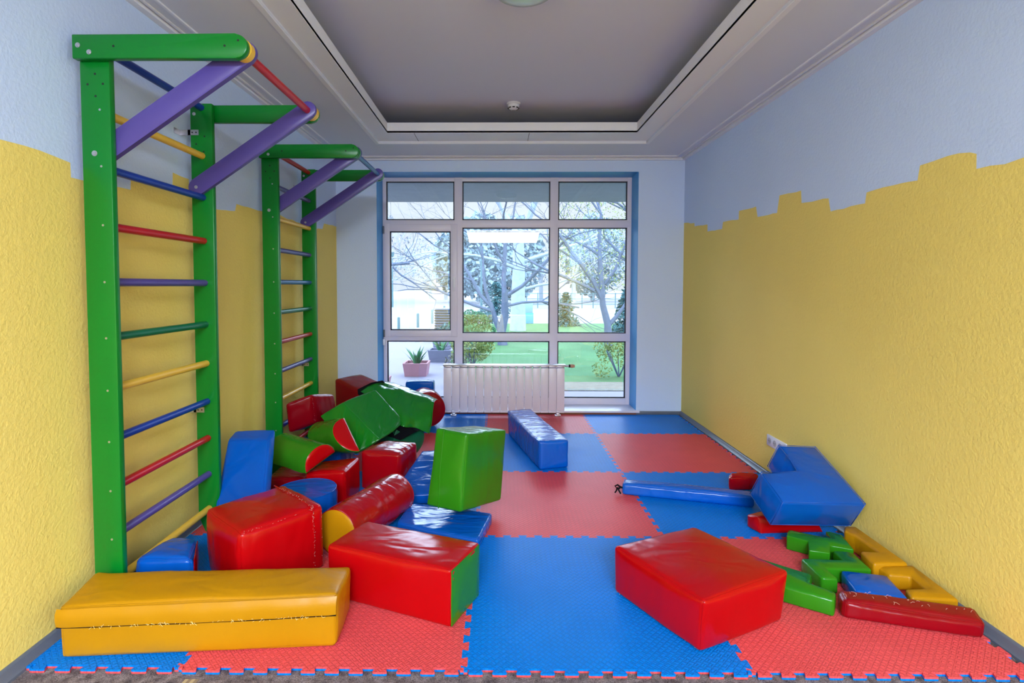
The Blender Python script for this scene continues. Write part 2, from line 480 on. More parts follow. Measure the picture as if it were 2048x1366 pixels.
# ceiling: main slab, soffit ring, ledge and upstand of the recess
IX0, IX1, IY1, IY0 = -0.985, 1.463, 3.145, -3.6       # outer rim of the recess
JX0, JX1, JY1, JY0 = -0.85, 1.312, 2.885, -3.35       # upstand
bm = bmesh.new()
box(bm, LW, RW, REAR, 4.2, 2.90, 3.1)
struct('ceiling', bm, CEILW, smooth=False)
def ring(bm, o, i, z0, z1, bev=0):
    (a0, a1, b0, b1), (c0, c1, d0, d1) = o, i
    box(bm, a0, c0, b0, b1, z0, z1, bev); box(bm, c1, a1, b0, b1, z0, z1, bev)
    box(bm, c0, c1, b0, d0, z0, z1, bev); box(bm, c0, c1, d1, b1, z0, z1, bev)
bm = bmesh.new()
ring(bm, (LW, RW, REAR, BW), (IX0, IX1, IY0, IY1), CZ, CZ+0.03)
struct('ceiling_soffit', bm, CEIL, smooth=False)
bm = bmesh.new()
ring(bm, (IX0-0.004, IX1+0.004, IY0-0.004, IY1+0.004), (JX0, JX1, JY0, JY1), CZ+0.017, CZ+0.035)
ring(bm, (JX0-0.02, JX1+0.02, JY0-0.02, JY1+0.02), (JX0, JX1, JY0, JY1), CZ+0.020, 2.765)
struct('trim_1', bm, MOULD, smooth=False)
# rim bead and wall mouldings
bm = bmesh.new()
ring(bm, (IX0-0.03, IX1+0.03, IY0-0.03, IY1+0.03), (IX0, IX1, IY0, IY1), CZ-0.006, CZ+0.001)
for d0, d1, dz in ((0.0, 0.035, 0.020), (0.05, 0.062, 0.009), (0.115, 0.127, 0.009)):
    ring(bm, (LW+d0, RW-d0, REAR, BW-d0), (LW+d1, RW-d1, REAR+0.1, BW-d1), CZ-dz, CZ+0.001)
struct('trim_2', bm, MOULD, smooth=False)
# thin joints between the back rim boards
bm = bmesh.new()
for x in (-0.62, 0.38): box(bm, x, x+0.004, JY1, IY1, CZ+0.0162, CZ+0.0172)
struct('trim_3', bm, DARK, smooth=False)

# skirting
def skirting(name, X, sgn):
    bm = bmesh.new()
    pr = [(0, 0), (0.026, 0), (0.026, 0.010), (0.016, 0.018), (0.013, 0.040), (0.008, 0.047), (0, 0.048)]
    pts = [Vector((X-sgn*d, REAR, z)) for d, z in pr]
    poly_prism(bm, pts, (0, BW-REAR, 0))
    return struct(name, bm, BASEB, sharp=50)
skirting('baseboard_left', LW, -1); skirting('baseboard_right', RW, 1)
bm = bmesh.new()
for x0, x1 in ((LW, NX0-0.0), (NX1, RW)):
    box(bm, x0, x1, BW-0.014, BW, 0, 0.046, 0.003)
struct('baseboard_back', bm, BASEB, sharp=50)
struct('trim_4', nbox(NX0, NX1, BW-0.006, BW+0.02, 0, NZ0-0.021), BROWN, smooth=False)

# ------------------------------------------------------------------ window
def make_window():
    w = empty('window_1', ((NX0+NX1)/2, FY, NZ0), kind='structure')
    y0, y1 = FY, FY+0.07
    OX0, OX1, OZ0, OZ1 = NX0+0.002, NX1+0.028, NZ0-0.006, 2.527
    cols = [(-1.104, -0.364), (-0.276, 0.675), (0.763, 1.508)]
    rows = [(2.064, 2.479), (0.831, 1.983), (0.120, 0.746)]
    bm = bmesh.new()
    def b(x0, x1, z0, z1, d=0.0, bev=0.006): box(bm, x0, x1, y0-d, y1, z0, z1, bev)
    b(OX0, cols[0][0], OZ0, OZ1, 0.001); b(cols[2][1], OX1, OZ0, OZ1, 0.001)
    b(OX0+0.001, OX1-0.001, rows[0][1], OZ1-0.001); b(OX0+0.001, OX1-0.001, OZ0+0.001, rows[2][0])
    b(cols[0][1], cols[1][0], OZ0, OZ1, 0.004); b(cols[1][1], cols[2][0], OZ0, OZ1, 0.004)
    b(OX0, OX1, rows[0][0]-0.083, rows[0][0], 0.0025); b(OX0+0.002, OX1-0.002, rows[2][1], rows[1][0]+0.002, 0.0025)
    mk('window_frame', bm, PVC, parent=w)
    # opening sash top-hung in the left column, middle row
    bm = bmesh.new(); sx0, sx1, sz0, sz1 = -1.122, -0.332, 0.795, 2.02
    gx0, gx1, gz0, gz1 = -1.064, -0.404, 0.864, 1.940
    for q, a in enumerate(((sx0, gx0, sz0, sz1), (gx1, sx1, sz0, sz1), (sx0+0.001, sx1-0.001, gz1, sz1-0.001), (sx0+0.001, sx1-0.001, sz0+0.001, gz0))):
        box(bm, a[0], a[1], y0-0.022-0.001*(q < 2), y1+0.001*(q < 2), a[2], a[3], 0.005)
    sash = mk('opening_sash', bm, PVC, parent=w)
    bm = bmesh.new(); box(bm, -0.378, -0.35, y0-0.034, y0-0.022, 1.33, 1.44, 0.004); box(bm, -0.371, -0.357, y0-0.062, y0-0.034, 1.40, 1.42, 0.003)
    box(bm, -0.372, -0.356, y0-0.066, y0-0.05, 1.29, 1.42, 0.004)
    mk('sash_handle', bm, SOCK, parent=sash)
    for z in (0.83, 1.955):
        bm = bmesh.new(); tube(bm, [(-1.13, y0-0.03, z-0.04), (-1.13, y0-0.03, z+0.04)], 0.008)
        mk('hinge', bm, BASEB, parent=sash)
    for ci, (x0, x1) in enumerate(cols):
        for ri, (z0, z1) in enumerate(rows):
            if ci == 0 and ri == 1: x0_, x1_, z0_, z1_, yy = gx0, gx1, gz0, gz1, y0-0.004
            else: x0_, x1_, z0_, z1_, yy = x0, x1, z0, z1, y0+0.012
            bm = nbox(x0_-0.005, x1_+0.005, yy+0.016, yy+0.022, z0_-0.005, z1_+0.005)
            g = mk('glass_pane', bm, GLASS, parent=w, smooth=False)
            bm = bmesh.new(); t = 0.012
            for a in ((x0_, x0_+t, z0_, z1_), (x1_-t, x1_, z0_, z1_), (x0_, x1_, z0_, z0_+t), (x0_, x1_, z1_-t, z1_)):
                box(bm, a[0], a[1], yy+0.001, yy+0.015, a[2], a[3])
            mk('gasket', bm, GASK, parent=g, smooth=False)
    mk('window_sill', nbox(NX0-0.03, NX1+0.03, BW-0.035, FY, NZ0-0.02, NZ0, 0.004), PVC, parent=w)
make_window()

# ------------------------------------------------------------------ ceiling fittings
def smoke():
    t = empty('smoke_detector', (0.242, 2.80, 2.90), 'small round white smoke detector on the recessed ceiling near the window', 'smoke detector')
    bm = bmesh.new(); tube(bm, [(0.242, 2.80, 2.90), (0.242, 2.80, 2.885), (0.242, 2.80, 2.884), (0.242, 2.80, 2.862), (0.242, 2.80, 2.85), (0.242, 2.80, 2.846)], [0.058, 0.058, 0.05, 0.048, 0.034, 0.02], 28)
    mk('detector_body', bm, SOCK, parent=t)
    bm = bmesh.new()
    for k in range(8):
        a = 2*PI*k/8; c = Vector((0.242+0.0435*math.cos(a), 2.80+0.0435*math.sin(a), 2.857)); d = Vector((-math.sin(a), math.cos(a), 0))*0.010
        tube(bm, [c-d, c+d], 0.005, 6)
    mk('vent_slot', bm, DARK, parent=t)
smoke()
def ceiling_lamp():
    c = (0.245, 0.935)
    t = empty('ceiling_light', (c[0], c[1], 2.90), 'round flush ceiling light with glass bowl, switched off, at the top edge', 'ceiling light')
    bm = bmesh.new(); tube(bm, [(*c, 2.90), (*c, 2.875), (*c, 2.87)], [0.20, 0.20, 0.19], 40); mk('mounting_plate', bm, SOCK, parent=t)
    bm = bmesh.new(); tube(bm, [(*c, 2.872), (*c, 2.85), (*c, 2.825), (*c, 2.808), (*c, 2.80)], [0.17, 0.168, 0.15, 0.10, 0.03], 40)
    mk('glass_bowl', bm, base_mat('frosted_green_glass', (0.55, 0.68, 0.66), 0.12, 0.6), parent=t)
    bm = bmesh.new(); pts = circle((*c, 2.872), (0, 0, 1), 0.174, 40, ref=Vector((0, 1, 0))); tube(bm, pts+[pts[0]], 0.006, 8, cap=False)
    mk('metal_rim', bm, METAL, parent=t)
ceiling_lamp()

# ------------------------------------------------------------------ socket on the right wall
def socket():
    t = empty('wall_socket', (RW, 1.80, 0.24), 'white double power socket low on the yellow wall behind the blue angle block', 'power socket')
    bm = nbox(RW-0.012, RW, 1.70, 1.95, 0.235, 0.312, 0.004); fp = mk('faceplate', bm, SOCK, parent=t)
    for y in (1.91, 1.84, 1.77):
        bm = bmesh.new(); disc(bm, (RW-0.012, y, 0.274), (-1, 0, 0), 0.021, 0.0015); disc(bm, (RW-0.0135, y-0.009, 0.274), (-1, 0, 0), 0.003, 0.001, mi=1); disc(bm, (RW-0.0135, y+0.009, 0.274), (-1, 0, 0), 0.003, 0.001, mi=1)
        mk('socket_insert', bm, [base_mat('socket_grey', lin((170, 172, 180)), 0.4), DARK], parent=t)
socket()

# ------------------------------------------------------------------ radiator
def radiator():
    x0, x1, n = -0.442, 0.792, 15; w = (x1-x0)/n; yf, yb, z0, z1 = 3.60, 3.685, 0.055, 0.545
    t = empty('radiator', (0.17, 3.64, 0.0), 'white fifteen-section panel radiator standing in front of the window', 'radiator')
    for k in range(n):
        a = x0+k*w; bm = bmesh.new()
        box(bm, a+0.0015, a+w-0.0015, yf, yf+0.012, z0+0.022, z1-0.03, 0.003)
        box(bm, a+0.02, a+w-0.02, yf+0.01, yb, z0+0.02, z1-0.03, 0.003)
        box(bm, a+0.0015, a+w-0.0015, yf+0.006, yb, z0, z0+0.019, 0.004)
        mk('section', bm, RAD, parent=t)
    bm = bmesh.new()
    for k in range(n):
        a = x0+k*w; box(bm, a+0.003, a+w-0.003, yf+0.004, yf+0.02, z1-0.027, z1-0.006, 0.003)
    box(bm, x0-0.004, x1+0.012, yf-0.004, yb, z1-0.010, z1+0.004, 0.004)
    mk('top_grille', bm, METAL, parent=t)
    for x in (x0+0.10, x1-0.065):
        bm = bmesh.new(); tube(bm, [(x, yf+0.05, z0), (x, yf+0.05, 0.0)], 0.012); box(bm, x-0.03, x+0.03, yf+0.03, yf+0.07, 0.015, 0.028, 0.002); box(bm, x-0.018, x+0.018, yf+0.01, yf+0.07, 0.032, 0.05, 0.003)
        mk('foot_valve', bm, METAL, parent=t)
    bm = bmesh.new(); tube(bm, [(x1+0.008, yf+0.04, z1-0.012), (x1+0.05, yf+0.04, z1-0.012)], 0.011, 12); mk('inlet_pipe', bm, METAL, parent=t)
    bm = bmesh.new(); tube(bm, [(x1+0.045, yf+0.04, z1-0.012), (x1+0.06, yf+0.04, z1-0.012)], 0.016, 14); mk('valve_collar', bm, M_BLACK, parent=t)
    bm = bmesh.new(); tube(bm, [(x1+0.06, yf+0.04, z1-0.012), (x1+0.075, yf+0.04, z1-0.012), (x1+0.105, yf+0.04, z1-0.012)], [0.016, 0.019, 0.014], 14)
    mk('thermostat_cap', bm, base_mat('copper_brown_plastic', (0.5, 0.26, 0.17), 0.4), parent=t)
radiator()
# white cable box on the left of the window
def strap():
    t = empty('blind_cord_box', (-1.135, FY-0.03, 0.70), 'small white cord box fixed at the left edge of the window frame', 'cord box')
    mk('box_shell', nbox(-1.142, -1.118, FY-0.05, FY-0.001, 0.70, 0.77, 0.006), SOCK, parent=t)
    bm = bmesh.new(); tube(bm, [(-1.132, FY-0.02, 0.70), (-1.133, FY-0.02, 0.06)], 0.003, 6); mk('cord', bm, SOCK, parent=t)
strap()

# ------------------------------------------------------------------ puzzle mats
TH = 0.015
def seam(k0, k1, a=0.0115, n=12, cut=None):
    """offsets along a tile side from k0 to k1: list of (t, off)"""
    out = [(k0, 0.0)]; L_ = k1-k0; m = max(1, round(n*L_)); w = L_/m
    out += [(k0+w*0.16, 0.0), (k0+w*0.16, -a)]
    for j in range(m):
        c = k0+(j+0.5)*w; h1, h2 = w*0.21, w*0.30
        out += [(c-h1, -a), (c-h2, a*0.8), (c-h2*0.8, a), (c+h2*0.8, a), (c+h2, a*0.8), (c+h1, -a)]
    out += [(k1-w*0.16, -a), (k1-w*0.16, 0.0), (k1, 0.0)]
    res = [out[0]]
    for p in out[1:]:
        if p[0] < res[-1][0]-0.03: continue
        res.append(p)
    return res
XS = [-1.538, -1.0, 0.0, 1.0, 1.975]; YS = [0.0, 1.0, 2.0, 3.0, 3.72]
ROWN = ['front', 'second', 'third', 'back']; COLN = ['cut strip by the left wall', 'left-centre column', 'right-centre column', 'column by the right wall']
for r in range(4):
    for c in range(4):
        x0, x1, y0, y1 = XS[c], XS[c+1], YS[r], YS[r+1]
        B = [(t, y0-o) for t, o in seam(x0, x1)]
        Tp = [(t, y1-o) for t, o in seam(x0, x1)] if r < 3 else [(x0, y1), (x1, y1)]
        Rr = [(x1+o, t) for t, o in seam(y0, y1)]
        Ll = [(x0+o, t) for t, o in seam(y0, y1)] if c > 0 else [(x0, y0), (x0, y1)]
        ply = B[:-1]+Rr[:-1]+list(reversed(Tp))[:-1]+list(reversed(Ll))[:-1]
        cl = []
        for p in ply:
            if not cl or (abs(p[0]-cl[-1][0])+abs(p[1]-cl[-1][1])) > 1e-5: cl.append(p)
        blue = (r+c) % 2 == 0
        bm = bmesh.new()
        vs = [[bm.verts.new((x, y, z)) for x, y in cl] for z in (0.0006, TH*0.5, TH)]
        n = len(cl)
        ov, oe, of, _, _, _ = delaunay_2d_cdt([Vector(q) for q in cl], [(i, (i+1) % n) for i in range(n)], [list(range(n))], 1, 1e-6)
        near = [min(range(n), key=lambda i: (cl[i][0]-v.x)**2+(cl[i][1]-v.y)**2) for v in ov]
        for f in of:
            ids = [near[i] for i in f]
            if len(set(ids)) < 3: continue
            bm.faces.new([vs[2][i] for i in ids]).material_index = 0
            bm.faces.new([vs[0][i] for i in reversed(ids)]).material_index = 1
        for li in (0, 1):
            for i in range(n):
                f = bm.faces.new((vs[li][i], vs[li][(i+1) % n], vs[li+1][(i+1) % n], vs[li+1][i]))
                f.material_index = 1 if li == 0 else 0
        o = mk('puzzle_mat', bm, [MAT_BLUE, MAT_RED] if blue else [MAT_RED, MAT_BLUE], smooth=False, origin=((x0+x1)/2, (y0+y1)/2, 0))
        tag(o, '%s interlocking foam floor mat, %s row, %s' % ('blue' if blue else 'red', ROWN[r], COLN[c]), 'floor mat', 'foam puzzle floor mats')
# strip of tape on the carpet
bm = bmesh.new(); a = Vector((-0.955, -0.035, 0.0005)); d = Vector((-0.045, -0.4, 0))
for k, m_ in ((0, 0), (1, 1), (2, 0), (3, 1)):
    s = Vector((0.012*k, 0, 0)); v = [a+s, a+s+Vector((0.012, 0, 0))]
    poly_prism(bm, [v[0], v[1], v[1]+d, v[0]+d], (0, 0, 0.0012), mi=m_)
tag(mk('floor_tape', bm, [base_mat('beige_tape', (0.42, 0.34, 0.2), 0.5), base_mat('brown_tape', (0.22, 0.17, 0.12), 0.5)], smooth=False), 'striped beige tape on the grey carpet at the bottom left edge', 'tape')

# ------------------------------------------------------------------ wall ladders
def board(pts, vec, mat, name, parent, bev=0.005):
    bm = bmesh.new(); poly_prism(bm, pts, vec, bev); return mk(name, bm, mat, parent=parent)
def stadium(ax, az, bx, bz, r, y, square_a=False, n=10):
    a, b = Vector((ax, y, az)), Vector((bx, y, bz)); d = (b-a).normalized(); s = Vector((-d.z, 0, d.x))
    pts = []
    base = math.atan2(s.z, s.x)
    if square_a: pts += [a+s*r-d*r*0.0, a-s*r-d*r*0.0]
    else:
        for k in range(n+1):
            t = PI*k/n; pts.append(a+(s*math.cos(t)-d*math.sin(t))*r)
    for k in range(n+1):
        t = PI*k/n; pts.append(b+(-s*math.cos(t)+d*math.sin(t))*r)
    return pts
def bolt(p, t, ax, r=0.0095):
    bm = bmesh.new(); p = Vector(p); ax = Vector(ax)
    disc(bm, p, ax, r, 0.0015, 16); disc(bm, p+ax*0.0012, ax, r*0.6, 0.004, 6)
    mk('bolt', bm, METAL, parent=t)
def ladder(X0, X1, Ya, Yb, ztop, rungs, cols, barcol, label, front_bar_z, spacer):
    t = empty('climbing_ladder', ((X0+X1)/2, (Ya+Yb)/2, 0), label, 'climbing ladder', 'climbing ladders on the left wall')
    th = 0.030
    for y in (Ya, Yb):
        pts = [(X1, y, 0.0155), (X1, y, ztop), (X0, y, ztop), (X0, y, 0.10), (X0+0.035, y, 0.0155)]
        p = board(pts, (0, th, 0), W_GREEN, 'side_post', t)
    XR = (X0+X1)/2+0.002
    for z, c in zip(rungs, cols):
        bm = bmesh.new(); tube(bm, [(XR, Ya+th-0.008, z), (XR, Yb+0.008, z)], 0.0175, 18); mk('rung', bm, c, parent=t)
    zt0, zt1 = ztop-0.092, ztop+0.002; zc = (zt0+zt1)/2; XE = -0.885
    for y in (Ya-th-0.001, Yb+th+0.001):
        board(stadium(X0-0.004, zc, XE, zc, 0.046, y, True), (0, th, 0), W_GREEN, 'top_arm', t)
    for y in (Ya+th+0.001, Yb-0.027):
        board(stadium(X0+0.040, 1.868+(ztop-2.31), XE+0.008, zc+0.004, 0.043, y), (0, 0.026, 0), W_PURP, 'brace', t)
    for y0, y1 in ((Ya-0.001, Ya+th+0.001), (Yb-0.001, Yb+th+0.001)):
        bm = bmesh.new(); tube(bm, [(XE+0.01, y0, zc), (XE+0.01, y1, zc)], 0.040, 28); mk('spacer_disc', bm, spacer, parent=t)
    bm = bmesh.new(); tube(bm, [(XE+0.006, Ya+th+0.02, zc), (XE+0.006, Yb-0.02, zc)], 0.0175, 18); mk('pull_up_bar', bm, barcol, parent=t)
    # bolts and screws
    ya = Ya-th-0.001
    bolt((X0+0.02, ya, zc+0.004), t, (0, -1, 0)); bolt((X0+0.063, ya, zc-0.022), t, (0, -1, 0))
    bolt((X0+0.05, Ya, 1.868+(ztop-2.31)), t, (0, -1, 0), 0.011)
    bolt((X0+0.040, Yb-0.027, 1.868+(ztop-2.31)), t, (0, -1, 0), 0.009)
    bolt((X0+0.022, Yb, zc-0.01), t, (0, -1, 0), 0.009)
    for z in rungs:
        sc = bmesh.new(); disc(sc, (X0+0.075, Ya, z), (0, -1, 0), 0.0045, 0.001, 10); mk('screw_head', sc, METAL, parent=t)
    for x, z, y in ((X0+0.157, zc, ya), (XE-0.04, zc, ya), (XE+0.012, zc+0.02, ya), (X0+0.06, zt0-0.045, Ya), (X0+0.03, zt0-0.085, Ya), (X0+0.06, zt0-0.13, Ya), (X0+0.09, zt0-0.083, Ya), (X0+0.075, zt0-0.08, Yb), (X0+0.03, zt0-0.12, Yb), (X0+0.07, zt0-0.16, Yb)):
        hl = bmesh.new(); disc(hl, (x, y, z), (0, -1, 0), 0.0045, 0.0006, 10); mk('drilled_hole', hl, DARK, parent=t)
    for z in (zt0-0.06, rungs[7]-0.045):
        bm = bmesh.new(); box(bm, X0-0.012, X0+0.045, Yb-0.003, Yb-0.0005, z-0.014, z+0.014); box(bm, LW+0.0005, LW+0.003, Yb-0.05, Yb+0.0, z-0.014, z+0.014); box(bm, LW+0.001, X0+0.002, Yb-0.003, Yb-0.0005, z-0.014, z+0.014)
        for x in (X0+0.012, X0+0.032): disc(bm, (x, Yb-0.0025, z), (0, -1, 0), 0.004, 0.0012, 8, mi=1)
        mk('wall_bracket', bm, [METAL, DARK], parent=t)
    return t
ladder(-1.508, -1.392, 0.285, 1.03, 2.31, [2.288, 2.036, 1.818, 1.589, 1.366, 1.144, 0.935, 0.729, 0.530, 0.333, 0.144],
       [W_BLUE, W_YEL, W_BLUE, W_RED, W_PURP, W_GRN2, W_YEL, W_BLUE, W_RED, W_PURP, W_YEL], W_RED,
       'nearest green wooden climbing ladder, blue top rung and red pull-up bar, on the yellow wall', 2.265, W_YEL)
ladder(-1.520, -1.404, 1.90, 2.65, 2.315, [2.288, 2.053, 1.826, 1.606, 1.377, 1.16, 0.946, 0.735, 0.532, 0.333, 0.144],
       [W_RED, W_PURP, W_YEL, W_PURP, W_LBLUE, W_GRN2, W_RED, W_PURP, W_YEL, W_BLUE, W_RED], W_LBLUE,
       'farther green wooden climbing ladder with red top rung and blue pull-up bar, nearer the window', 2.265, W_GREEN)

# ------------------------------------------------------------------ soft play blocks (corner positions in metres)
HX = {
'red_big': [[0.856, 0.099, 0.015], [1.253, 0.288, 0.015], [0.628, 0.49, 0.015], [1.053, 0.717, 0.015], [0.863, 0.084, 0.219], [1.282, 0.3, 0.215], [0.63, 0.501, 0.213], [1.057, 0.717, 0.206]] ,
'yellow': [[-1.443, 0.039, 0.015], [-0.482, 0.112, 0.015], [-1.472, 0.256, 0.015], [-0.496, 0.355, 0.015], [-1.455, 0.041, 0.204], [-0.476, 0.122, 0.212], [-1.483, 0.256, 0.213], [-0.485, 0.337, 0.199]] ,
'red_green': [[-0.608, 0.438, 0.015], [-0.066, 0.227, 0.015], [-0.51, 0.682, 0.015], [0.035, 0.452, 0.015], [-0.616, 0.438, 0.24], [-0.065, 0.219, 0.251], [-0.504, 0.682, 0.239], [0.039, 0.463, 0.243]] ,
'red_cube': [[-0.967, 0.385, 0.015], [-0.707, 0.668, 0.015], [-1.248, 0.644, 0.015], [-0.988, 0.927, 0.015], [-0.973, 0.385, 0.307], [-0.708, 0.668, 0.323], [-1.246, 0.644, 0.313], [-0.997, 0.927, 0.32]] ,
'green_stand': [[-0.079, 0.964, 0.156], [0.136, 1.328, 0.075], [-0.277, 1.075, 0.148], [-0.057, 1.44, 0.072], [-0.049, 1.032, 0.561], [0.172, 1.397, 0.481], [-0.229, 1.144, 0.56], [-0.027, 1.508, 0.475]] ,
'blue_long': [[0.418, 2.022, 0.015], [0.637, 2.09, 0.015], [0.204, 2.973, 0.015], [0.417, 3.041, 0.015], [0.41, 2.026, 0.226], [0.633, 2.075, 0.224], [0.201, 2.993, 0.229], [0.412, 3.041, 0.232]] ,
'blue_beam': [[0.915, 1.575, 0.015], [1.66, 1.378, 0.015], [0.946, 1.673, 0.015], [1.682, 1.463, 0.015], [0.916, 1.583, 0.09], [1.656, 1.372, 0.088], [0.953, 1.673, 0.087], [1.682, 1.463, 0.088]] ,
'red_bar': [[1.509, 0.307, 0.015], [1.959, 0.185, 0.015], [1.542, 0.395, 0.015], [1.985, 0.265, 0.015], [1.518, 0.311, 0.087], [1.962, 0.181, 0.082], [1.547, 0.395, 0.088], [1.99, 0.266, 0.096]] ,
'red_p8': [[-1.04, 1.36, 0.015], [-0.801, 1.34, 0.015], [-1.026, 1.6, 0.015], [-0.779, 1.6, 0.015], [-1.04, 1.36, 0.224], [-0.801, 1.34, 0.242], [-1.026, 1.6, 0.214], [-0.779, 1.6, 0.244]] ,
'red_p9': [[-0.784, 1.66, 0.015], [-0.526, 1.62, 0.015], [-0.684, 1.9, 0.015], [-0.449, 1.88, 0.015], [-0.784, 1.66, 0.269], [-0.526, 1.62, 0.256], [-0.684, 1.9, 0.266], [-0.449, 1.88, 0.259]] ,
'red_back': [[-1.415, 3.15, 0.015], [-1.08, 2.9, 0.015], [-1.218, 3.35, 0.015], [-0.899, 3.1, 0.015], [-1.415, 3.15, 0.483], [-1.08, 2.9, 0.385], [-1.218, 3.35, 0.493], [-0.899, 3.1, 0.428]] ,
'red_left': [[-1.432, 2.08, 0.265], [-1.249, 2.14, 0.321], [-1.345, 2.34, 0.234], [-1.162, 2.4, 0.29], [-1.443, 2.06, 0.486], [-1.265, 2.12, 0.544], [-1.366, 2.34, 0.437], [-1.188, 2.4, 0.495]] ,
'green_tilt': [[-0.865, 1.801, 0.193], [-0.753, 2.151, 0.232], [-1.174, 2.001, 0.409], [-1.009, 2.301, 0.446], [-0.699, 1.84, 0.287], [-0.587, 2.19, 0.326], [-1.008, 2.04, 0.503], [-0.843, 2.34, 0.54]] ,
'blue_mat': [[-0.43, 1.04, 0.015], [0.02, 0.843, 0.015], [-0.4, 1.31, 0.015], [0.084, 1.165, 0.015], [-0.43, 1.04, 0.07], [0.02, 0.843, 0.07], [-0.4, 1.31, 0.07], [0.084, 1.165, 0.07]] ,
'blue_slope': [[-0.52, 1.36, 0.03], [-0.26, 1.38, 0.03], [-0.413, 1.89, 0.135], [-0.18, 1.92, 0.145], [-0.52, 1.34, 0.1], [-0.26, 1.36, 0.1], [-0.413, 1.87, 0.205], [-0.18, 1.9, 0.215]] ,
'blue_red_left': [[-1.4, 0.375, 0.015], [-1.17, 0.385, 0.015], [-1.4, 0.62, 0.015], [-1.27, 0.58, 0.015], [-1.41, 0.375, 0.205], [-1.165, 0.385, 0.205], [-1.39, 0.62, 0.19], [-1.25, 0.56, 0.2]] ,
'blue_lean': [[-1.39, 0.919, 0.015], [-1.084, 0.808, 0.015], [-1.39, 1.019, 0.015], [-1.084, 0.908, 0.015], [-1.426, 1.2, 0.47], [-1.194, 1.2, 0.474], [-1.426, 1.3, 0.5], [-1.194, 1.3, 0.504]] ,
'blue_back': [[-0.802, 3.45, 0.015], [-0.529, 3.45, 0.015], [-0.822, 3.68, 0.015], [-0.542, 3.68, 0.015], [-0.802, 3.45, 0.398], [-0.529, 3.45, 0.403], [-0.822, 3.68, 0.377], [-0.542, 3.68, 0.38]] ,
'red_under': [[-1.3, 1.42, 0.015], [-1.06, 1.4, 0.015], [-1.3, 1.66, 0.015], [-1.05, 1.64, 0.015], [-1.3, 1.42, 0.17], [-1.06, 1.4, 0.17], [-1.3, 1.66, 0.17], [-1.05, 1.64, 0.17]] ,
'blue_under': [[-1.37, 1.86, 0.015], [-1.0, 1.9, 0.015], [-1.36, 2.2, 0.015], [-1.0, 2.3, 0.015], [-1.37, 1.86, 0.2], [-1.0, 1.9, 0.19], [-1.36, 2.2, 0.2], [-1.0, 2.3, 0.2]] ,
'red_small_back': [[1.638, 1.665, 0.015], [1.769, 1.667, 0.015], [1.661, 1.712, 0.015], [1.857, 1.715, 0.015], [1.638, 1.665, 0.1], [1.769, 1.667, 0.1], [1.661, 1.712, 0.11], [1.857, 1.715, 0.11]] ,
'red_small_under': [[1.537, 1.046, 0.015], [1.887, 1.066, 0.015], [1.509, 1.135, 0.015], [1.889, 1.255, 0.015], [1.527, 1.066, 0.1], [1.837, 1.066, 0.1], [1.509, 1.135, 0.08], [1.809, 1.235, 0.1]] ,
}
PR = {
'green_x': [[1.607, 0.91], [1.63, 0.941], [1.726, 0.884], [1.793, 0.85], [1.815, 0.93], [1.873, 0.884], [1.833, 0.735], [1.753, 0.772], [1.742, 0.774], [1.697, 0.7], [1.612, 0.727], [1.662, 0.819], [1.586, 0.877]] ,
'green_z': [[1.53, 0.653], [1.528, 0.484], [1.597, 0.475], [1.597, 0.567], [1.795, 0.553], [1.814, 0.711], [1.724, 0.729], [1.719, 0.64]] ,
'green_near': [[1.243, 0.718], [1.316, 0.671], [1.503, 0.51], [1.457, 0.443], [1.522, 0.373], [1.477, 0.313], [1.33, 0.411], [1.267, 0.496]] ,
'yellow_far': [[1.92, 0.945], [1.979, 0.946], [1.97, 0.574], [1.81, 0.567], [1.826, 0.684], [1.908, 0.676], [1.905, 0.839], [1.885, 0.89]] ,
'yellow_near': [[1.831, 0.594], [2.008, 0.597], [1.988, 0.325], [1.805, 0.340], [1.825, 0.404], [1.914, 0.409], [1.929, 0.505], [1.841, 0.512]] ,
'blue_para': [[1.65, 0.549], [1.827, 0.508], [1.789, 0.332], [1.609, 0.385]] ,
}

def block(key, name, mat, label, cat='foam block', group=None, **k):
    o = foam_hex(name, HX[key], mat, **k)
    return tag(o, label, cat, group)

block('red_big', 'foam_block', V_RED, 'large square red foam block alone on the right front of the mats', r=0.016, puff=(0.012, 0.012, 0.010), thread=[(1, -1, -1)], seed=1, n=18)
bm = None
o = block('yellow', 'foam_bolster', V_YEL, 'long yellow rectangular foam bolster in the left foreground by the wall', 'foam bolster', r=0.016, puff=(0.008, 0.010, 0.010), wob=0.006, freq=4, seed=2, n=26)
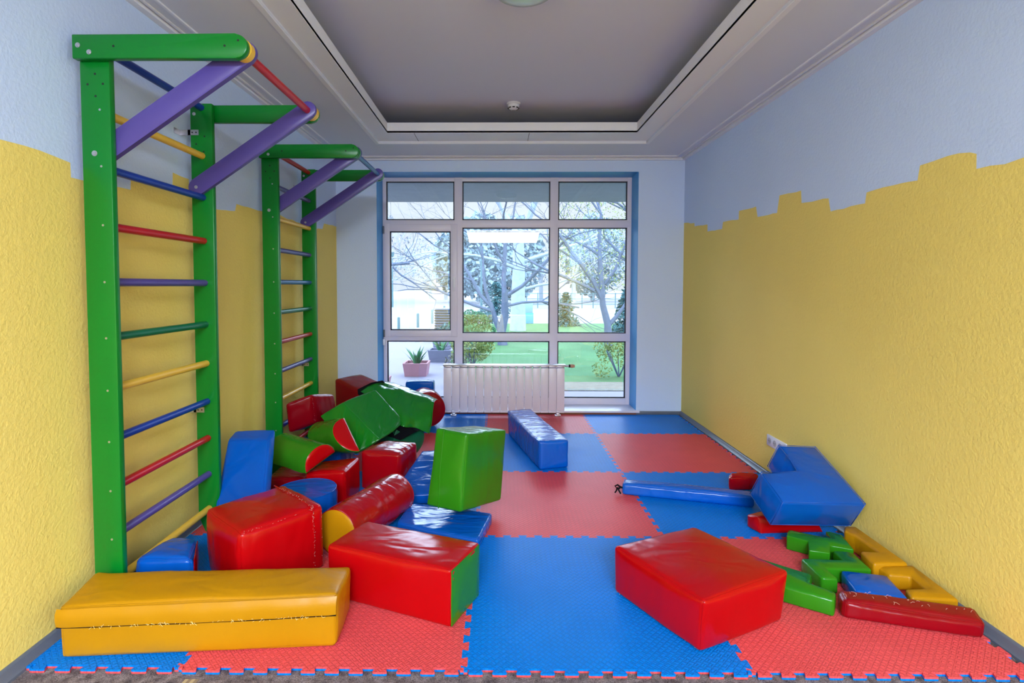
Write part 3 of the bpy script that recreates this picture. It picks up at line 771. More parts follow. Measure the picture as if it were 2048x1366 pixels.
# the overlapping zipped flap along its front
def flap():
    c = [Vector(v) for v in HX['yellow']]
    f0, f1 = c[4], c[5]; g0, g1 = c[0], c[1]
    bm = bmesh.new(); rows = []
    n = 40
    out = Vector((0.07, -1, 0)).normalized()
    for j, (h, d) in enumerate(((0.02, 0.010), (0.10, 0.019), (0.20, 0.022), (0.30, 0.021), (0.335, 0.020), (0.337, 0.012))):
        row = []
        for i in range(n+1):
            t = i/n
            p = f0.lerp(f1, t); q = g0.lerp(g1, t)
            w = noise.noise(Vector((t*9, h*4, 3)))*0.004
            hh = h+0.02*math.sin(t*3.0)*(1 if j > 2 else 0)+0.01*noise.noise(Vector((t*5, 0, 0)))*(1 if j > 2 else 0)
            e = 0.004*(1-min(1, min(t, 1-t)/0.02))
            row.append(bm.verts.new(p.lerp(q, hh)+out*(d+w-e)))
        rows.append(row)
    for a, b in zip(rows, rows[1:]):
        for i in range(n): bm.faces.new((a[i], a[i+1], b[i+1], b[i]))
    mk('cover_flap', bm, V_YEL, parent=o, sharp=50)
    bm = bmesh.new(); pts = [v for v in []]
    for i in range(n+1):
        t = i/n; p = f0.lerp(f1, t); q = g0.lerp(g1, t)
        hh = 0.352+0.02*math.sin(t*3.0)+0.01*noise.noise(Vector((t*5, 0, 0)))
        pts.append(p.lerp(q, hh)+out*0.0125)
    tube(bm, pts, 0.0035, 6); mk('zip_gap', bm, M_BLACK, parent=o, label='dark open zip line under the flap')
    bm = bmesh.new(); rnd = random.Random(3)
    for i in range(70):
        t = 0.12+0.86*rnd.random(); p = f0.lerp(f1, t).lerp(g0.lerp(g1, t), 0.335+0.02*math.sin(t*3.0)+rnd.uniform(-0.03, 0.02))+out*0.0235
        d = Vector((rnd.uniform(-1, 1), 0, rnd.uniform(-1, 0.6)))*0.006
        tube(bm, [p-d, p+d], 0.0006, 4)
    mk('stitching', bm, base_mat('pale_yellow_thread', (0.8, 0.62, 0.25), 0.8), parent=o, label='pale frayed thread')
flap()

o = block('red_green', 'foam_block', V_RED, 'red foam block with a green end, lying behind the yellow bolster', r=0.014, puff=(0.006, 0.010, 0.008), thread=[], seed=3, n=18)
def end_cover(o, key, kface, mat, name='end_panel', label=None, push=0.003, inset=0.012, puffv=0.008):
    """a differently coloured panel sewn on one end (local +x side) of a block"""
    c = [Vector(v) for v in HX[key]]
    q = [c[1], c[3], c[7], c[5]] if kface > 0 else [c[2], c[0], c[4], c[6]]
    cen = sum(q, Vector())/4
    nrm = (q[1]-q[0]).cross(q[3]-q[0]).normalized()
    if nrm.dot(cen-sum(c, Vector())/8) < 0: nrm = -nrm
    bm = bmesh.new(); n = 10; g = []
    for i in range(n+1):
        row = []
        for j in range(n+1):
            u, v = i/n, j/n
            p = (q[0]*(1-u)+q[1]*u)*(1-v)+(q[3]*(1-u)+q[2]*u)*v
            p = p+(cen-p)*0.045
            w = (1-(2*u-1)**4)*(1-(2*v-1)**4)
            p = p+nrm*(push+puffv*w)
            p.z = max(p.z, 0.0165)
            row.append(bm.verts.new(p))
        g.append(row)
    for i in range(n):
        for j in range(n): bm.faces.new((g[i][j], g[i+1][j], g[i+1][j+1], g[i][j+1]))
    r = bmesh.ops.extrude_face_region(bm, geom=bm.faces[:])
    for e in r['geom']:
        if isinstance(e, bmesh.types.BMVert): e.co -= nrm*0.004
    return mk(name, bm, mat, parent=o, sharp=60, label=label)
end_cover(o, 'red_green', 1, V_GREEN, label='bright green end panel')
block('red_cube', 'foam_block', V_RED, 'big red foam cube with white seam stitching between yellow bolster and blue drum', r=0.022, puff=(0.014, 0.014, 0.012), wob=0.007, thread=[(1, -1, -1), (0, -1, 1), (2, 1, -1), (0, 1, 1)], seed=4, n=18)
block('green_stand', 'foam_block', V_GREEN, 'green foam block standing upright on the blue mat in the middle', r=0.016, puff=(0.010, 0.008, 0.006), wob=0.005, seed=5, n=18)
block('blue_long', 'foam_bolster', V_SBLUE, 'long blue foam bolster with creased shiny top in front of the radiator', 'foam bolster', r=0.018, puff=(0.006, 0.008, 0.006), seed=6, n=22)
o = block('blue_beam', 'foam_beam', V_SBLUE, 'thin blue foam beam on the floor ending under the blue angle block', 'foam beam', r=0.016, puff=(0.004, 0.006, 0.006), seed=7, n=26)
bm = bmesh.new()
tube(bm, [(0.925, 1.60, 0.05), (0.905, 1.60, 0.058), (0.890, 1.605, 0.07), (0.875, 1.61, 0.06), (0.885, 1.60, 0.045), (0.905, 1.60, 0.052)], 0.006, 8)
tube(bm, [(0.888, 1.60, 0.055), (0.880, 1.595, 0.035), (0.872, 1.60, 0.021)], 0.005, 6); tube(bm, [(0.888, 1.60, 0.055), (0.897, 1.585, 0.035), (0.905, 1.58, 0.021)], 0.005, 6)
mk('tie_strap', bm, M_BLACK, parent=o, label='black knotted strap')
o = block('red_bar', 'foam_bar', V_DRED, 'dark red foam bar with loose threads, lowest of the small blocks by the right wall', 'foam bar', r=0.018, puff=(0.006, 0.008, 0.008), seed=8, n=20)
bm = bmesh.new(); rnd = random.Random(8)
for i in range(26):
    t = rnd.random(); c = Vector(HX['red_bar'][4]).lerp(Vector(HX['red_bar'][5]), t).lerp(Vector(HX['red_bar'][6]).lerp(Vector(HX['red_bar'][7]), t), 0.15+0.7*rnd.random())
    c.z += 0.010; a = rnd.random()*PI; ln_ = rnd.uniform(0.003, 0.011); d = Vector((math.cos(a), math.sin(a), 0))*ln_
    tube(bm, [c-d, c+Vector((0.002, 0.003, 0.001)), c+d], 0.0007, 4)
mk('stitching', bm, M_THREAD, parent=o, label='loose pale threads')

block('red_p8', 'foam_block', V_RED, 'red foam cube behind the blue drum, left of two side by side', group=None, r=0.014, seed=9)
block('red_p9', 'foam_block', V_SRED, 'red foam cube with shiny top behind the red cylinder, right of two side by side', r=0.016, seed=10)
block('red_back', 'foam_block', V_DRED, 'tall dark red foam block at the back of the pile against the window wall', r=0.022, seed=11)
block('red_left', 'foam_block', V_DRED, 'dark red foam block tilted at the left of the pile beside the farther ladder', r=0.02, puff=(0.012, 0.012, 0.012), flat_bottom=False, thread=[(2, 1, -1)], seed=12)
block('green_tilt', 'foam_block', V_SGREEN, 'glossy green foam block tilted on top of the pile', r=0.014, puff=(0.010, 0.010, 0.004), wob=0.006, flat_bottom=False, seed=13, n=18)
block('blue_mat', 'foam_slab', V_SBLUE, 'flat blue foam slab under the standing green block', 'foam slab', r=0.014, puff=(0.004, 0.004, 0.003), seed=14, n=20)
block('blue_slope', 'foam_slab', V_BLUE, 'blue foam slab sloping up behind the flat blue slab', 'foam slab', r=0.012, puff=(0.004, 0.004, 0.004), flat_bottom=False, seed=15)
o = block('blue_red_left', 'foam_block', V_BLUE, 'blue foam block with red end at the foot of the nearest ladder', r=0.024, wob=0.008, seed=16)
end_cover(o, 'blue_red_left', 1, V_DRED, label='dark red end panel', push=0.006)
block('blue_lean', 'foam_slab', V_BLUE, 'blue foam slab leaning back beside the nearest ladder', 'foam slab', r=0.018, puff=(0.008, 0.006, 0.004), flat_bottom=False, seed=17)
block('blue_back', 'foam_block', V_BLUE, 'blue foam block standing at the window left of the radiator', r=0.014, seed=18)
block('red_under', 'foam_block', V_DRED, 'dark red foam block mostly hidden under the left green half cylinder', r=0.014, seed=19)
block('blue_under', 'foam_block', V_BLUE, 'blue foam block mostly hidden under the tilted dark red block', r=0.02, seed=20)
block('red_small_back', 'foam_brick', V_SRED, 'small crumpled red foam brick behind the blue beam', 'foam block', r=0.012, wob=0.008, seed=21)
block('red_small_under', 'foam_brick', V_RED, 'small red foam brick under the blue angle block', 'foam block', r=0.008, seed=22)

def seam_line(parent, pts, mat, thread=False, n=24, push=Vector((0, 0, 0.012)), seed=1):
    P_ = []
    for a, b in zip(pts, pts[1:]):
        P_ += [Vector(a).lerp(Vector(b), i/n) for i in range(n)]
    P_.append(Vector(pts[-1]))
    bm = bmesh.new(); tube(bm, P_, 0.0028, 6); mk('seam_piping', bm, mat, parent=parent, sharp=None)
    if thread:
        bm = bmesh.new(); rnd = random.Random(seed)
        for p in P_:
            for _ in range(2):
                if rnd.random() < 0.5: continue
                c = p+Vector((rnd.uniform(-1, 1), rnd.uniform(-1, 1), rnd.uniform(-1, 1)))*0.004; d = Vector((rnd.uniform(-1, 1), rnd.uniform(-1, 1), rnd.uniform(-1, 1)))*0.005
                tube(bm, [c-d, c+d], 0.0006, 4)
        mk('stitching', bm, M_THREAD, parent=parent, sharp=None, label='loose white stitching')
c = [Vector(v) for v in HX['red_cube']]; up = Vector((0, 0, 0.012)); fr = (c[1]-c[0]).cross(Vector((0, 0, 1))).normalized()*0.012
seam_line(bpy.data.objects['foam_block.002'], [c[6].lerp(c[7], 0.86)+up*0.6, (c[6].lerp(c[7], 0.86)+c[4].lerp(c[5], 0.86))/2+up*1.15, c[4].lerp(c[5], 0.86)+up*0.3, (c[4].lerp(c[5], 0.86)+c[0].lerp(c[1], 0.86))/2+fr*1.15, c[0].lerp(c[1], 0.86)+fr*0.4], V_RED, True)
c = [Vector(v) for v in HX['green_stand']]; fr = (c[0]-c[1]).normalized()*0.010
seam_line(bpy.data.objects['foam_block.003'], [c[4].lerp(c[6], 0.72)+fr*0.3, (c[4].lerp(c[6], 0.70)+c[0].lerp(c[2], 0.66))/2+fr*1.1, c[0].lerp(c[2], 0.62)+fr*0.4], V_GREEN)

# drum, cylinders, half cylinders
def cyl(name, c, axis, r, mat, cap, label, cat, n=44, **k):
    return tag(foam_extrude(name, circle(c, axis, r, n), axis, mat, cap, **k), label, cat)
cyl('foam_drum', (-0.955, 1.128, 0.0165), (0, 0, 0.20), 0.168, V_BLUE, V_BLUE, 'round blue foam drum half hidden behind the big red cube', 'foam drum', seg=6, dome=0.003)
cyl('foam_cylinder', (-0.675, 0.765, 0.138), (0.197, 0.505, 0.0), 0.120, V_SRED, V_YEL, 'red foam cylinder with yellow ends in front of the flat blue slab', 'foam cylinder', seg=16, seed=3)
cyl('foam_cylinder', (-0.545, 3.16, 0.190), (-0.06, 0.20, 0.0), 0.172, V_SRED, V_DRED, 'short fat red foam cylinder on its side left of the radiator', 'foam cylinder', seg=6, seed=4)
cyl('foam_cylinder', (-0.575, 2.30, 0.168), (-0.25, 0.25, 0.0), 0.150, V_TEAL, V_TEAL, 'dark green foam cylinder under the slumped green cover', 'foam cylinder', seg=8, seed=5)
def halfcyl(A, B, axis, bulge, mat, cap, label, n=22, seed=0, **k):
    A, B, axis = Vector(A), Vector(B), Vector(axis)
    c = (A+B)/2; u = (A-B)/2; r = u.length; ax = axis.normalized()
    b = ax.cross(u).normalized()*r
    if b.dot(Vector(bulge)) < 0: b = -b
    pts = [c+u*math.cos(PI*i/n)+b*math.sin(PI*i/n)*0.92 for i in range(n+1)]
    m = 8
    pts += [B.lerp(A, i/m) for i in range(1, m)]
    # B is at angle pi, chord returns from B to A
    o = foam_extrude('foam_half_cylinder', pts, axis, mat, cap, seg=12, seed=seed, caplabel='red half-round end panel', **k)
    return tag(o, label, 'foam half cylinder')
halfcyl((-1.009, 1.26, 0.251), (-0.884, 1.44, 0.331), (-0.32, 0.23, 0.0), (-0.3, -0.3, 0.6), V_GREEN, V_RED, 'green foam half cylinder with red end, lying beside the leaning blue slab', seed=6)
halfcyl((-0.929, 1.78, 0.461), (-0.777, 1.62, 0.272), (-0.24, 0.22, -0.09), (-0.6, -0.4, -0.3), V_GREEN, V_RED, 'green foam half cylinder with red end, propped against the tilted glossy green block', seed=7)

# L-shaped angle block leaning on the right wall
def angle_block():
    F = dict(O=(2.010, 0.913, 0.235), A1=(1.962, 1.284, 0.424), A2=(1.725, 1.244, 0.444), I=(1.75, 1.054, 0.347), C2=(1.515, 1.013, 0.367), C1=(1.538, 0.831, 0.275))
    t = Vector((-0.025, 0.073, -0.149))
    pts = [Vector(F[k]) for k in ('O', 'A1', 'A2', 'I', 'C2', 'C1')]
    bm = bmesh.new(); poly_prism(bm, pts, t)
    es = bm.edges[:]
    bmesh.ops.bevel(bm, geom=es, offset=0.016, segments=4, affect='EDGES', profile=0.5)
    big = sorted(bm.faces, key=lambda f: -f.calc_area())[:8]
    for f in big: bmesh.ops.inset_region(bm, faces=[f], thickness=0.024, depth=0.009)
    o = mk('angle_block', bm, V_BLUE, sharp=None)
    tag(o, 'large blue L-shaped foam block leaning against the right wall', 'foam block')
    sb = bmesh.new()
    cc = sum(pts, Vector())/6
    for off in (Vector(), t):
        q = [p+(cc-p)*0.016+off*0.98 for p in pts]; tube(sb, q+[q[0]], 0.0018, 6, cap=False)
    for p in pts: tube(sb, [p+(cc-p)*0.016, p+(cc-p)*0.016+t*0.98], 0.0018, 6)
    mk('seam_piping', sb, V_BLUE, parent=o, sharp=None)
angle_block()

# small flat pieces near the right wall
def piece(key, name, z1, mat, label, **k):
    return tag(foam_prism(name, PR[key], z1, mat, **k), label, 'foam shape')
piece('green_x', 'foam_cross', 0.088, V_GREEN, 'green X-shaped foam piece, farthest of the small green ones')
piece('green_z', 'foam_arrow', 0.088, V_GREEN, 'green arrow-shaped foam piece between the green cross and the blue diamond')
piece('green_near', 'foam_zigzag', 0.088, V_GREEN, 'green zigzag foam piece partly behind the large red block')
piece('yellow_far', 'foam_angle', 0.108, V_YEL, 'yellow angled foam piece against the right wall, the farther of two')
piece('yellow_near', 'foam_angle', 0.088, V_YEL, 'yellow angled foam piece by the dark red bar, the nearer of two')
piece('blue_para', 'foam_diamond', 0.088, V_BLUE, 'blue diamond-shaped foam piece behind the dark red bar')

# slumped empty green cover
def cover():
    # rows from the ridge down to the front hem, metres
    G = [
        [(-0.975, 2.43, 0.515), (-0.90, 2.55, 0.55), (-0.81, 2.66, 0.545), (-0.70, 2.66, 0.515), (-0.58, 2.63, 0.475), (-0.46, 2.60, 0.44), (-0.385, 2.56, 0.415)],
        [(-0.965, 2.36, 0.520), (-0.895, 2.46, 0.550), (-0.82, 2.55, 0.545), (-0.71, 2.53, 0.515), (-0.60, 2.50, 0.475), (-0.48, 2.47, 0.447), (-0.398, 2.45, 0.423)],
        [(-0.93, 2.34, 0.500), (-0.87, 2.37, 0.500), (-0.79, 2.39, 0.490), (-0.70, 2.36, 0.455), (-0.60, 2.34, 0.42), (-0.49, 2.34, 0.39), (-0.400, 2.35, 0.365)],
        [(-0.90, 2.33, 0.44), (-0.84, 2.30, 0.42), (-0.77, 2.30, 0.40), (-0.69, 2.24, 0.385), (-0.60, 2.20, 0.36), (-0.49, 2.25, 0.33), (-0.400, 2.28, 0.290)],
        [(-0.88, 2.34, 0.38), (-0.83, 2.28, 0.36), (-0.76, 2.30, 0.34), (-0.68, 2.22, 0.33), (-0.60, 2.16, 0.30), (-0.50, 2.21, 0.27), (-0.41, 2.22, 0.225)]]
    bm = bmesh.new(); nu, nv = 36, 24; grid = []
    def cr(p0, p1, p2, p3, t):
        return 0.5*((2*p1)+(-p0+p2)*t+(2*p0-5*p1+4*p2-p3)*t*t+(-p0+3*p1-3*p2+p3)*t**3)
    def samp(u, v):
        R_, C_ = len(G), len(G[0]); y = v*(R_-1); x = u*(C_-1); i = min(R_-2, int(y)); j = min(C_-2, int(x)); fy, fx = y-i, x-j
        g = lambda a, b: Vector(G[max(0, min(R_-1, a))][max(0, min(C_-1, b))])
        rows = [cr(g(i+k, j-1), g(i+k, j), g(i+k, j+1), g(i+k, j+2), fx) for k in (-1, 0, 1, 2)]
        return cr(*rows, fy)
    for a in range(nv+1):
        row = []
        for b in range(nu+1):
            u, v = b/nu, a/nv; p = samp(u, v)
            fold = 0.032*math.sin(u*26+v*3)*max(0, v-0.55)**1.0*2.0*(1-abs(2*u-1.15))
            p += Vector((0.3, -1, 0.2))*fold+noise.noise_vector(p*14)*0.006
            row.append(bm.verts.new(p))
        grid.append(row)
    for a in range(nv):
        for b in range(nu): bm.faces.new((grid[a][b], grid[a+1][b], grid[a+1][b+1], grid[a][b+1]))
    r = bmesh.ops.extrude_face_region(bm, geom=bm.faces[:])
    for e in r['geom']:
        if isinstance(e, bmesh.types.BMVert): e.co += Vector((0.0, 0.004, -0.002))
    o = mk('foam_cover', bm, V_SGREEN, sharp=70)
    tag(o, 'slumped empty green cover draped over the back of the pile', 'cover')
    # dark inside of its open mouth, seen above the tilted green block
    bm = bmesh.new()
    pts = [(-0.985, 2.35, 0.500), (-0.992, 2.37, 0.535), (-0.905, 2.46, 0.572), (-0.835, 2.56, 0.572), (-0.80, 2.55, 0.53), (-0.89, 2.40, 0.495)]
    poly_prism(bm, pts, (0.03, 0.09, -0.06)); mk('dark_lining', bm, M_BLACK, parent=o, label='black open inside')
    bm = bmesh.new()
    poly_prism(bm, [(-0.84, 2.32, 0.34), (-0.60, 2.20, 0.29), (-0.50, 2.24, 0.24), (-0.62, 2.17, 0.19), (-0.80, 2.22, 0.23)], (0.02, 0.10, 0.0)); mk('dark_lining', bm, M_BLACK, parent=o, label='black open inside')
    hb = bmesh.new()
    tube(hb, [samp(b/nu, 0.26)+Vector((0, -0.002, 0.006)) for b in range(8, nu+1)], 0.0025, 6)
    tube(hb, [samp(1, a/nv)+Vector((0.002, -0.003, 0)) for a in range(6, nv+1)], 0.0025, 6)
    mk('seam_piping', hb, V_SGREEN, parent=o, sharp=None)
cover()

# ------------------------------------------------------------------ outdoors
GZ = -0.12
PAVE = mottled('pink_grey_paving', (0.155, 0.142, 0.175), 0.85, 0.2, 3.0, 0.05, 0.3, 40, 0.004)
ROAD = mottled('pale_asphalt', (0.16, 0.16, 0.175), 0.9, 0.2, 0.8, 0.04)
GRASS = mottled('lawn_grass', (0.06, 0.13, 0.055), 0.95, 0.1, 1.3, 0.35, 0.8, 60, 0.02)
DRY = mottled('dry_grass', (0.16, 0.15, 0.12), 0.95, 0.1, 9.0, 0.35, 0.8, 60, 0.02)
BARK = mottled('tree_bark', (0.085, 0.10, 0.14), 0.9, 0.1, 9.0, 0.3)
BARKP = mottled('pale_tree_bark', (0.26, 0.30, 0.36), 0.9, 0.1, 9.0, 0.2)
LEAFD = mottled('spruce_needles', (0.05, 0.12, 0.13), 0.9, 0.1, 6.0, 0.4)
LEAFB = mottled('hedge_leaves', (0.055, 0.15, 0.07), 0.9, 0.1, 8.0, 0.4)
LEAFY = mottled('spring_leaves', (0.18, 0.22, 0.07), 0.9, 0.1, 8.0, 0.3)
FARLEAF = mottled('distant_haze_foliage', (0.22, 0.29, 0.33), 0.95, 0.0, 1.0, 0.25)  # crown colour paled to imitate haze over the distance
struct('ground', nbox(-80, 80, 4.21, 150, GZ-0.3, GZ), ROAD, smooth=False)
def flat(name, pts, z, mat, label, cat):
    bm = bmesh.new(); poly_prism(bm, [(x, y, GZ) for x, y in pts], (0, 0, z-GZ)); o = mk(name, bm, mat, smooth=False)
    o['kind'] = 'structure'; return o
struct('canopy_outside', nbox(-6, 8, 4.2, 5.6, 2.50, 2.66), mottled('grey_canopy_render', (0.25, 0.26, 0.27), 0.9, 0.1), smooth=False)
flat('ground_paving', [(-30, 4.22), (14, 4.22), (14, 5.6), (0.6, 5.6), (-0.75, 7.2), (-1.6, 19), (-30, 19)], GZ+0.006, PAVE, '', '')
flat('ground_lawn', [(-0.2, 6.2), (14, 6.2), (22, 19.6), (-1.5, 18.6), (-0.8, 8.4)], GZ+0.012, GRASS, '', '')
flat('ground_dry_verge', [(-0.0, 5.6), (14, 5.6), (14, 6.25), (-0.35, 6.25)], GZ+0.018, DRY, '', '')
def blade_cloud(bm, c, r, n, rnd, size, up=0.0, mi=0, flatz=1.0):
    for _ in range(n):
        while True:
            p = Vector((rnd.uniform(-1, 1), rnd.uniform(-1, 1), rnd.uniform(-1, 1)))
            if p.length < 1: break
        p = p.normalized()*(p.length**0.5)
        q = Vector((c[0]+p.x*r[0], c[1]+p.y*r[1], c[2]+p.z*r[2]))
        d = Vector((rnd.uniform(-1, 1), rnd.uniform(-1, 1), rnd.uniform(-1, 1)+up)).normalized()*size*rnd.uniform(0.6, 1.3)
        s = d.cross(Vector((rnd.uniform(-1, 1), rnd.uniform(-1, 1), rnd.uniform(-1, 1)))).normalized()*size*0.28
        v = [bm.verts.new(q-d*0.5), bm.verts.new(q+s), bm.verts.new(q+d*0.5), bm.verts.new(q-s)]
        bm.faces.new(v).material_index = mi
def branch(bm, p, d, length, r, depth, rnd, bend=0.25, droop=0.0):
    n = 4; pts = [Vector(p)]; rad = [r]; d = Vector(d).normalized()
    for i in range(n):
        d = (d+Vector((rnd.uniform(-1, 1), rnd.uniform(-1, 1), rnd.uniform(-1, 1)))*bend+Vector((0, 0, -droop))).normalized()
        pts.append(pts[-1]+d*length/n); rad.append(r*(1-0.45*(i+1)/n))
    tube(bm, pts, rad, 5 if depth < 3 else 7)
    if depth <= 0: return
    k = rnd.choice((2, 3, 3))
    for i in range(k):
        j = rnd.choice((2, 3, 4, 4)); nd = (d+Vector((rnd.uniform(-1, 1), rnd.uniform(-1, 1), rnd.uniform(-0.5, 0.8)))*0.85).normalized()
        branch(bm, pts[j], nd, length*rnd.uniform(0.6, 0.85), rad[j]*0.68, depth-1, rnd, bend, droop)
def bare_tree(x, y, limbs, label, seed, mat=BARK, group=None, trunk=None, depth=4, leaves=0):
    t = empty('bare_tree', (x, y, GZ), label, 'tree', group); rnd = random.Random(seed)
    bm = bmesh.new()
    for pts, r in (trunk or []): tube(bm, [(x+a, y+b, GZ+c) for a, b, c in pts], [r*(1-0.4*i/(len(pts)-1)) for i in range(len(pts))], 9)
    mk('trunk', bm, mat, parent=t)
    bm = bmesh.new()
    for (a, b, c), d, ln_, r in limbs: branch(bm, (x+a, y+b, GZ+c), d, ln_, r, depth, rnd, 0.22)
    mk('branches', bm, mat, parent=t)
    if leaves:
        bm = bmesh.new(); blade_cloud(bm, (x, y, GZ+2.6), (1.5, 1.2, 1.3), leaves, rnd, 0.05); mk('buds', bm, LEAFY, parent=t)
    return t
# tree in front of the middle pane, forked low
bare_tree(0.22, 11.3, [((-0.28, 0, 0.95), (-0.9, -0.1, 0.75), 1.6, 0.05), ((-0.25, 0, 0.85), (-1, 0.2, 0.18), 1.9, 0.04), ((-0.3, 0, 1.0), (-0.5, 0.1, 1), 1.5, 0.045), ((0.05, 0, 1.1), (0.1, 0, 1), 1.9, 0.07), ((0.05, 0, 1.2), (0.9, 0, 0.45), 2.0, 0.05), ((0.03, 0, 0.95), (1, 0.1, 0.1), 1.9, 0.035)],
          'dark low-forked bare tree on the lawn behind the middle pane', 5,
          trunk=[([(0, 0, 0), (-0.03, 0, 0.35), (0.05, 0, 0.7), (0.05, 0, 1.3)], 0.13), ([(-0.03, 0, 0.3), (-0.17, 0, 0.6), (-0.30, 0, 1.05)], 0.085)])
# tall pale tree behind it
bare_tree(0.75, 15.5, [((0, 0, 3.0), (-0.35, 0, 1), 3.0, 0.12), ((0, 0, 3.0), (0.4, 0, 1), 3.0, 0.13), ((0, 0, 2.2), (1, 0, 0.3), 3.2, 0.07), ((0, 0, 2.0), (-1, 0, 0.35), 3.0, 0.06), ((0, 0, 1.3), (1, 0, 0.2), 2.8, 0.05)],
          'tall pale bare tree behind the low-forked tree', 8, BARKP, trunk=[([(0, 0, 0), (0, 0, 1.0), (0.02, 0, 2.1), (0.0, 0, 3.2)], 0.27)])
# tree behind the right pane
bare_tree(2.75, 11.0, [((-0.15, 0, 1.15), (-0.5, 0, 0.9), 1.9, 0.07), ((-0.15, 0, 1.2), (0.05, 0, 1), 2.0, 0.07), ((0.35, 0, 0.95), (0.6, 0, 0.8), 1.6, 0.045), ((-0.35, 0, 1.35), (-0.9, 0, 0.35), 1.7, 0.045), ((-0.1, 0, 1.5), (0.6, 0, 0.6), 1.7, 0.04)],
          'bare tree with budding branches on the lawn behind the right pane', 12,
          trunk=[([(0, 0, 0), (-0.02, 0, 0.55), (-0.14, 0, 1.0), (-0.18, 0, 1.4)], 0.10), ([(-0.02, 0, 0.5), (0.2, 0, 0.75), (0.42, 0, 1.05)], 0.06)], leaves=2600)
# branches reaching into the upper panes from trees nearer the house
bare_tree(-4.4, 12.6, [((0, 0, 2.0), (0.6, 0, 0.9), 2.3, 0.08), ((0, 0, 2.2), (0.1, 0, 1), 2.4, 0.09), ((0, 0, 1.6), (0.9, 0, 0.55), 2.2, 0.06), ((0, 0, 2.4), (0.5, -0.3, 0.7), 2.0, 0.06)],
          'bare tree at the far left of the window beyond the path', 21, trunk=[([(0, 0, 0), (0, 0, 1), (0.05, 0, 2.4)], 0.16)], depth=5)
bare_tree(4.6, 13.5, [((0, 0, 1.8), (-0.6, 0, 0.9), 2.4, 0.08), ((0, 0, 2.0), (0, 0, 1), 2.4, 0.09), ((0, 0, 1.5), (-0.9, 0, 0.5), 2.0, 0.06), ((0, 0, 2.2), (0.5, 0, 0.8), 2.0, 0.06)],
          'bare tree at the right edge of the window', 22, BARK, trunk=[([(0, 0, 0), (0, 0, 1), (-0.05, 0, 2.2)], 0.15)], depth=5, leaves=1500)
# spruces
def spruce(x, y, h, r, label, seed):
    t = empty('spruce', (x, y, GZ), label, 'tree'); rnd = random.Random(seed); bm = bmesh.new()
    tube(bm, [(x, y, GZ), (x, y, GZ+h*0.95)], [0.04, 0.01], 6); mk('trunk', bm, BARK, parent=t)
    bm = bmesh.new(); L_ = int(h*11)
    for i in range(L_):
        z = GZ+h*(0.08+0.9*i/L_); rr = r*(1-i/L_)**0.8+0.02
        for k in range(9):
            a = rnd.random()*2*PI; q = Vector((x+rr*math.cos(a), y+rr*math.sin(a), z-rr*0.15)); p = Vector((x, y, z))
            for s in range(7):
                c = p.lerp(q, (s+0.5)/7); blade_cloud(bm, c, (0.05, 0.05, 0.03), 3, rnd, 0.10)
    mk('needles', bm, LEAFD, parent=t)
spruce(2.55, 17.6, 1.30, 0.55, 'small blue-green spruce on the lawn at the left of the right pane', 31)
spruce(3.55, 12.4, 1.55, 0.55, 'small spruce at the right edge of the lawn', 32)
spruce(0.0, 22.5, 1.7, 1.0, 'low dark spruce beyond the lawn seen in the middle pane', 33)
# shrubs
def shrub(x, y, r, h, label, seed, mat=LEAFB, n=900, size=0.07):
    t = empty('shrub', (x, y, GZ), label, 'shrub'); rnd = random.Random(seed); bm = bmesh.new()
    for k in range(6):
        a = rnd.random()*2*PI; tube(bm, [(x, y, GZ), (x+0.5*r*math.cos(a), y+0.5*r*math.sin(a), GZ+h*0.7)], [0.012, 0.006], 5)
    mk('stems', bm, BARK, parent=t)
    bm = bmesh.new()
    for k in range(9):
        a = rnd.random()*2*PI; d = rnd.uniform(0.2, 0.85)*r; zz = rnd.uniform(0.25, 0.9)
        blade_cloud(bm, (x+d*math.cos(a), y+d*math.sin(a), GZ+h*zz), (r*0.42, r*0.42, h*0.24), n//9, rnd, size, 0.6)
    mk('foliage', bm, mat, parent=t)
shrub(-0.62, 12.6, 0.55, 0.80, 'light green shrub beside the dark bin', 41, LEAFB, 2600)
shrub(-0.55, 9.2, 0.38, 0.62, 'green shrub behind the farther planter', 42, LEAFB, 2000)
shrub(-0.35, 7.8, 0.42, 0.60, 'pale green shrub at the left corner of the lawn', 43, LEAFY, 1700, 0.05)
shrub(-0.45, 6.0, 0.20, 0.50, 'thin leafless shrub just outside beside the radiator', 44, DRY, 500, 0.04)
shrub(-0.35, 17.6, 0.42, 0.50, 'small dark green shrub at the far edge of the lawn', 45, LEAFD, 1500)
shrub(2.05, 6.75, 0.42, 0.62, 'yellow-green shrub with bare stems in the lower right pane', 46, LEAFY, 1100, 0.045)
shrub(-1.25, 12.0, 0.35, 0.45, 'dark shrub row end behind the paved path', 47, LEAFD, 1200)
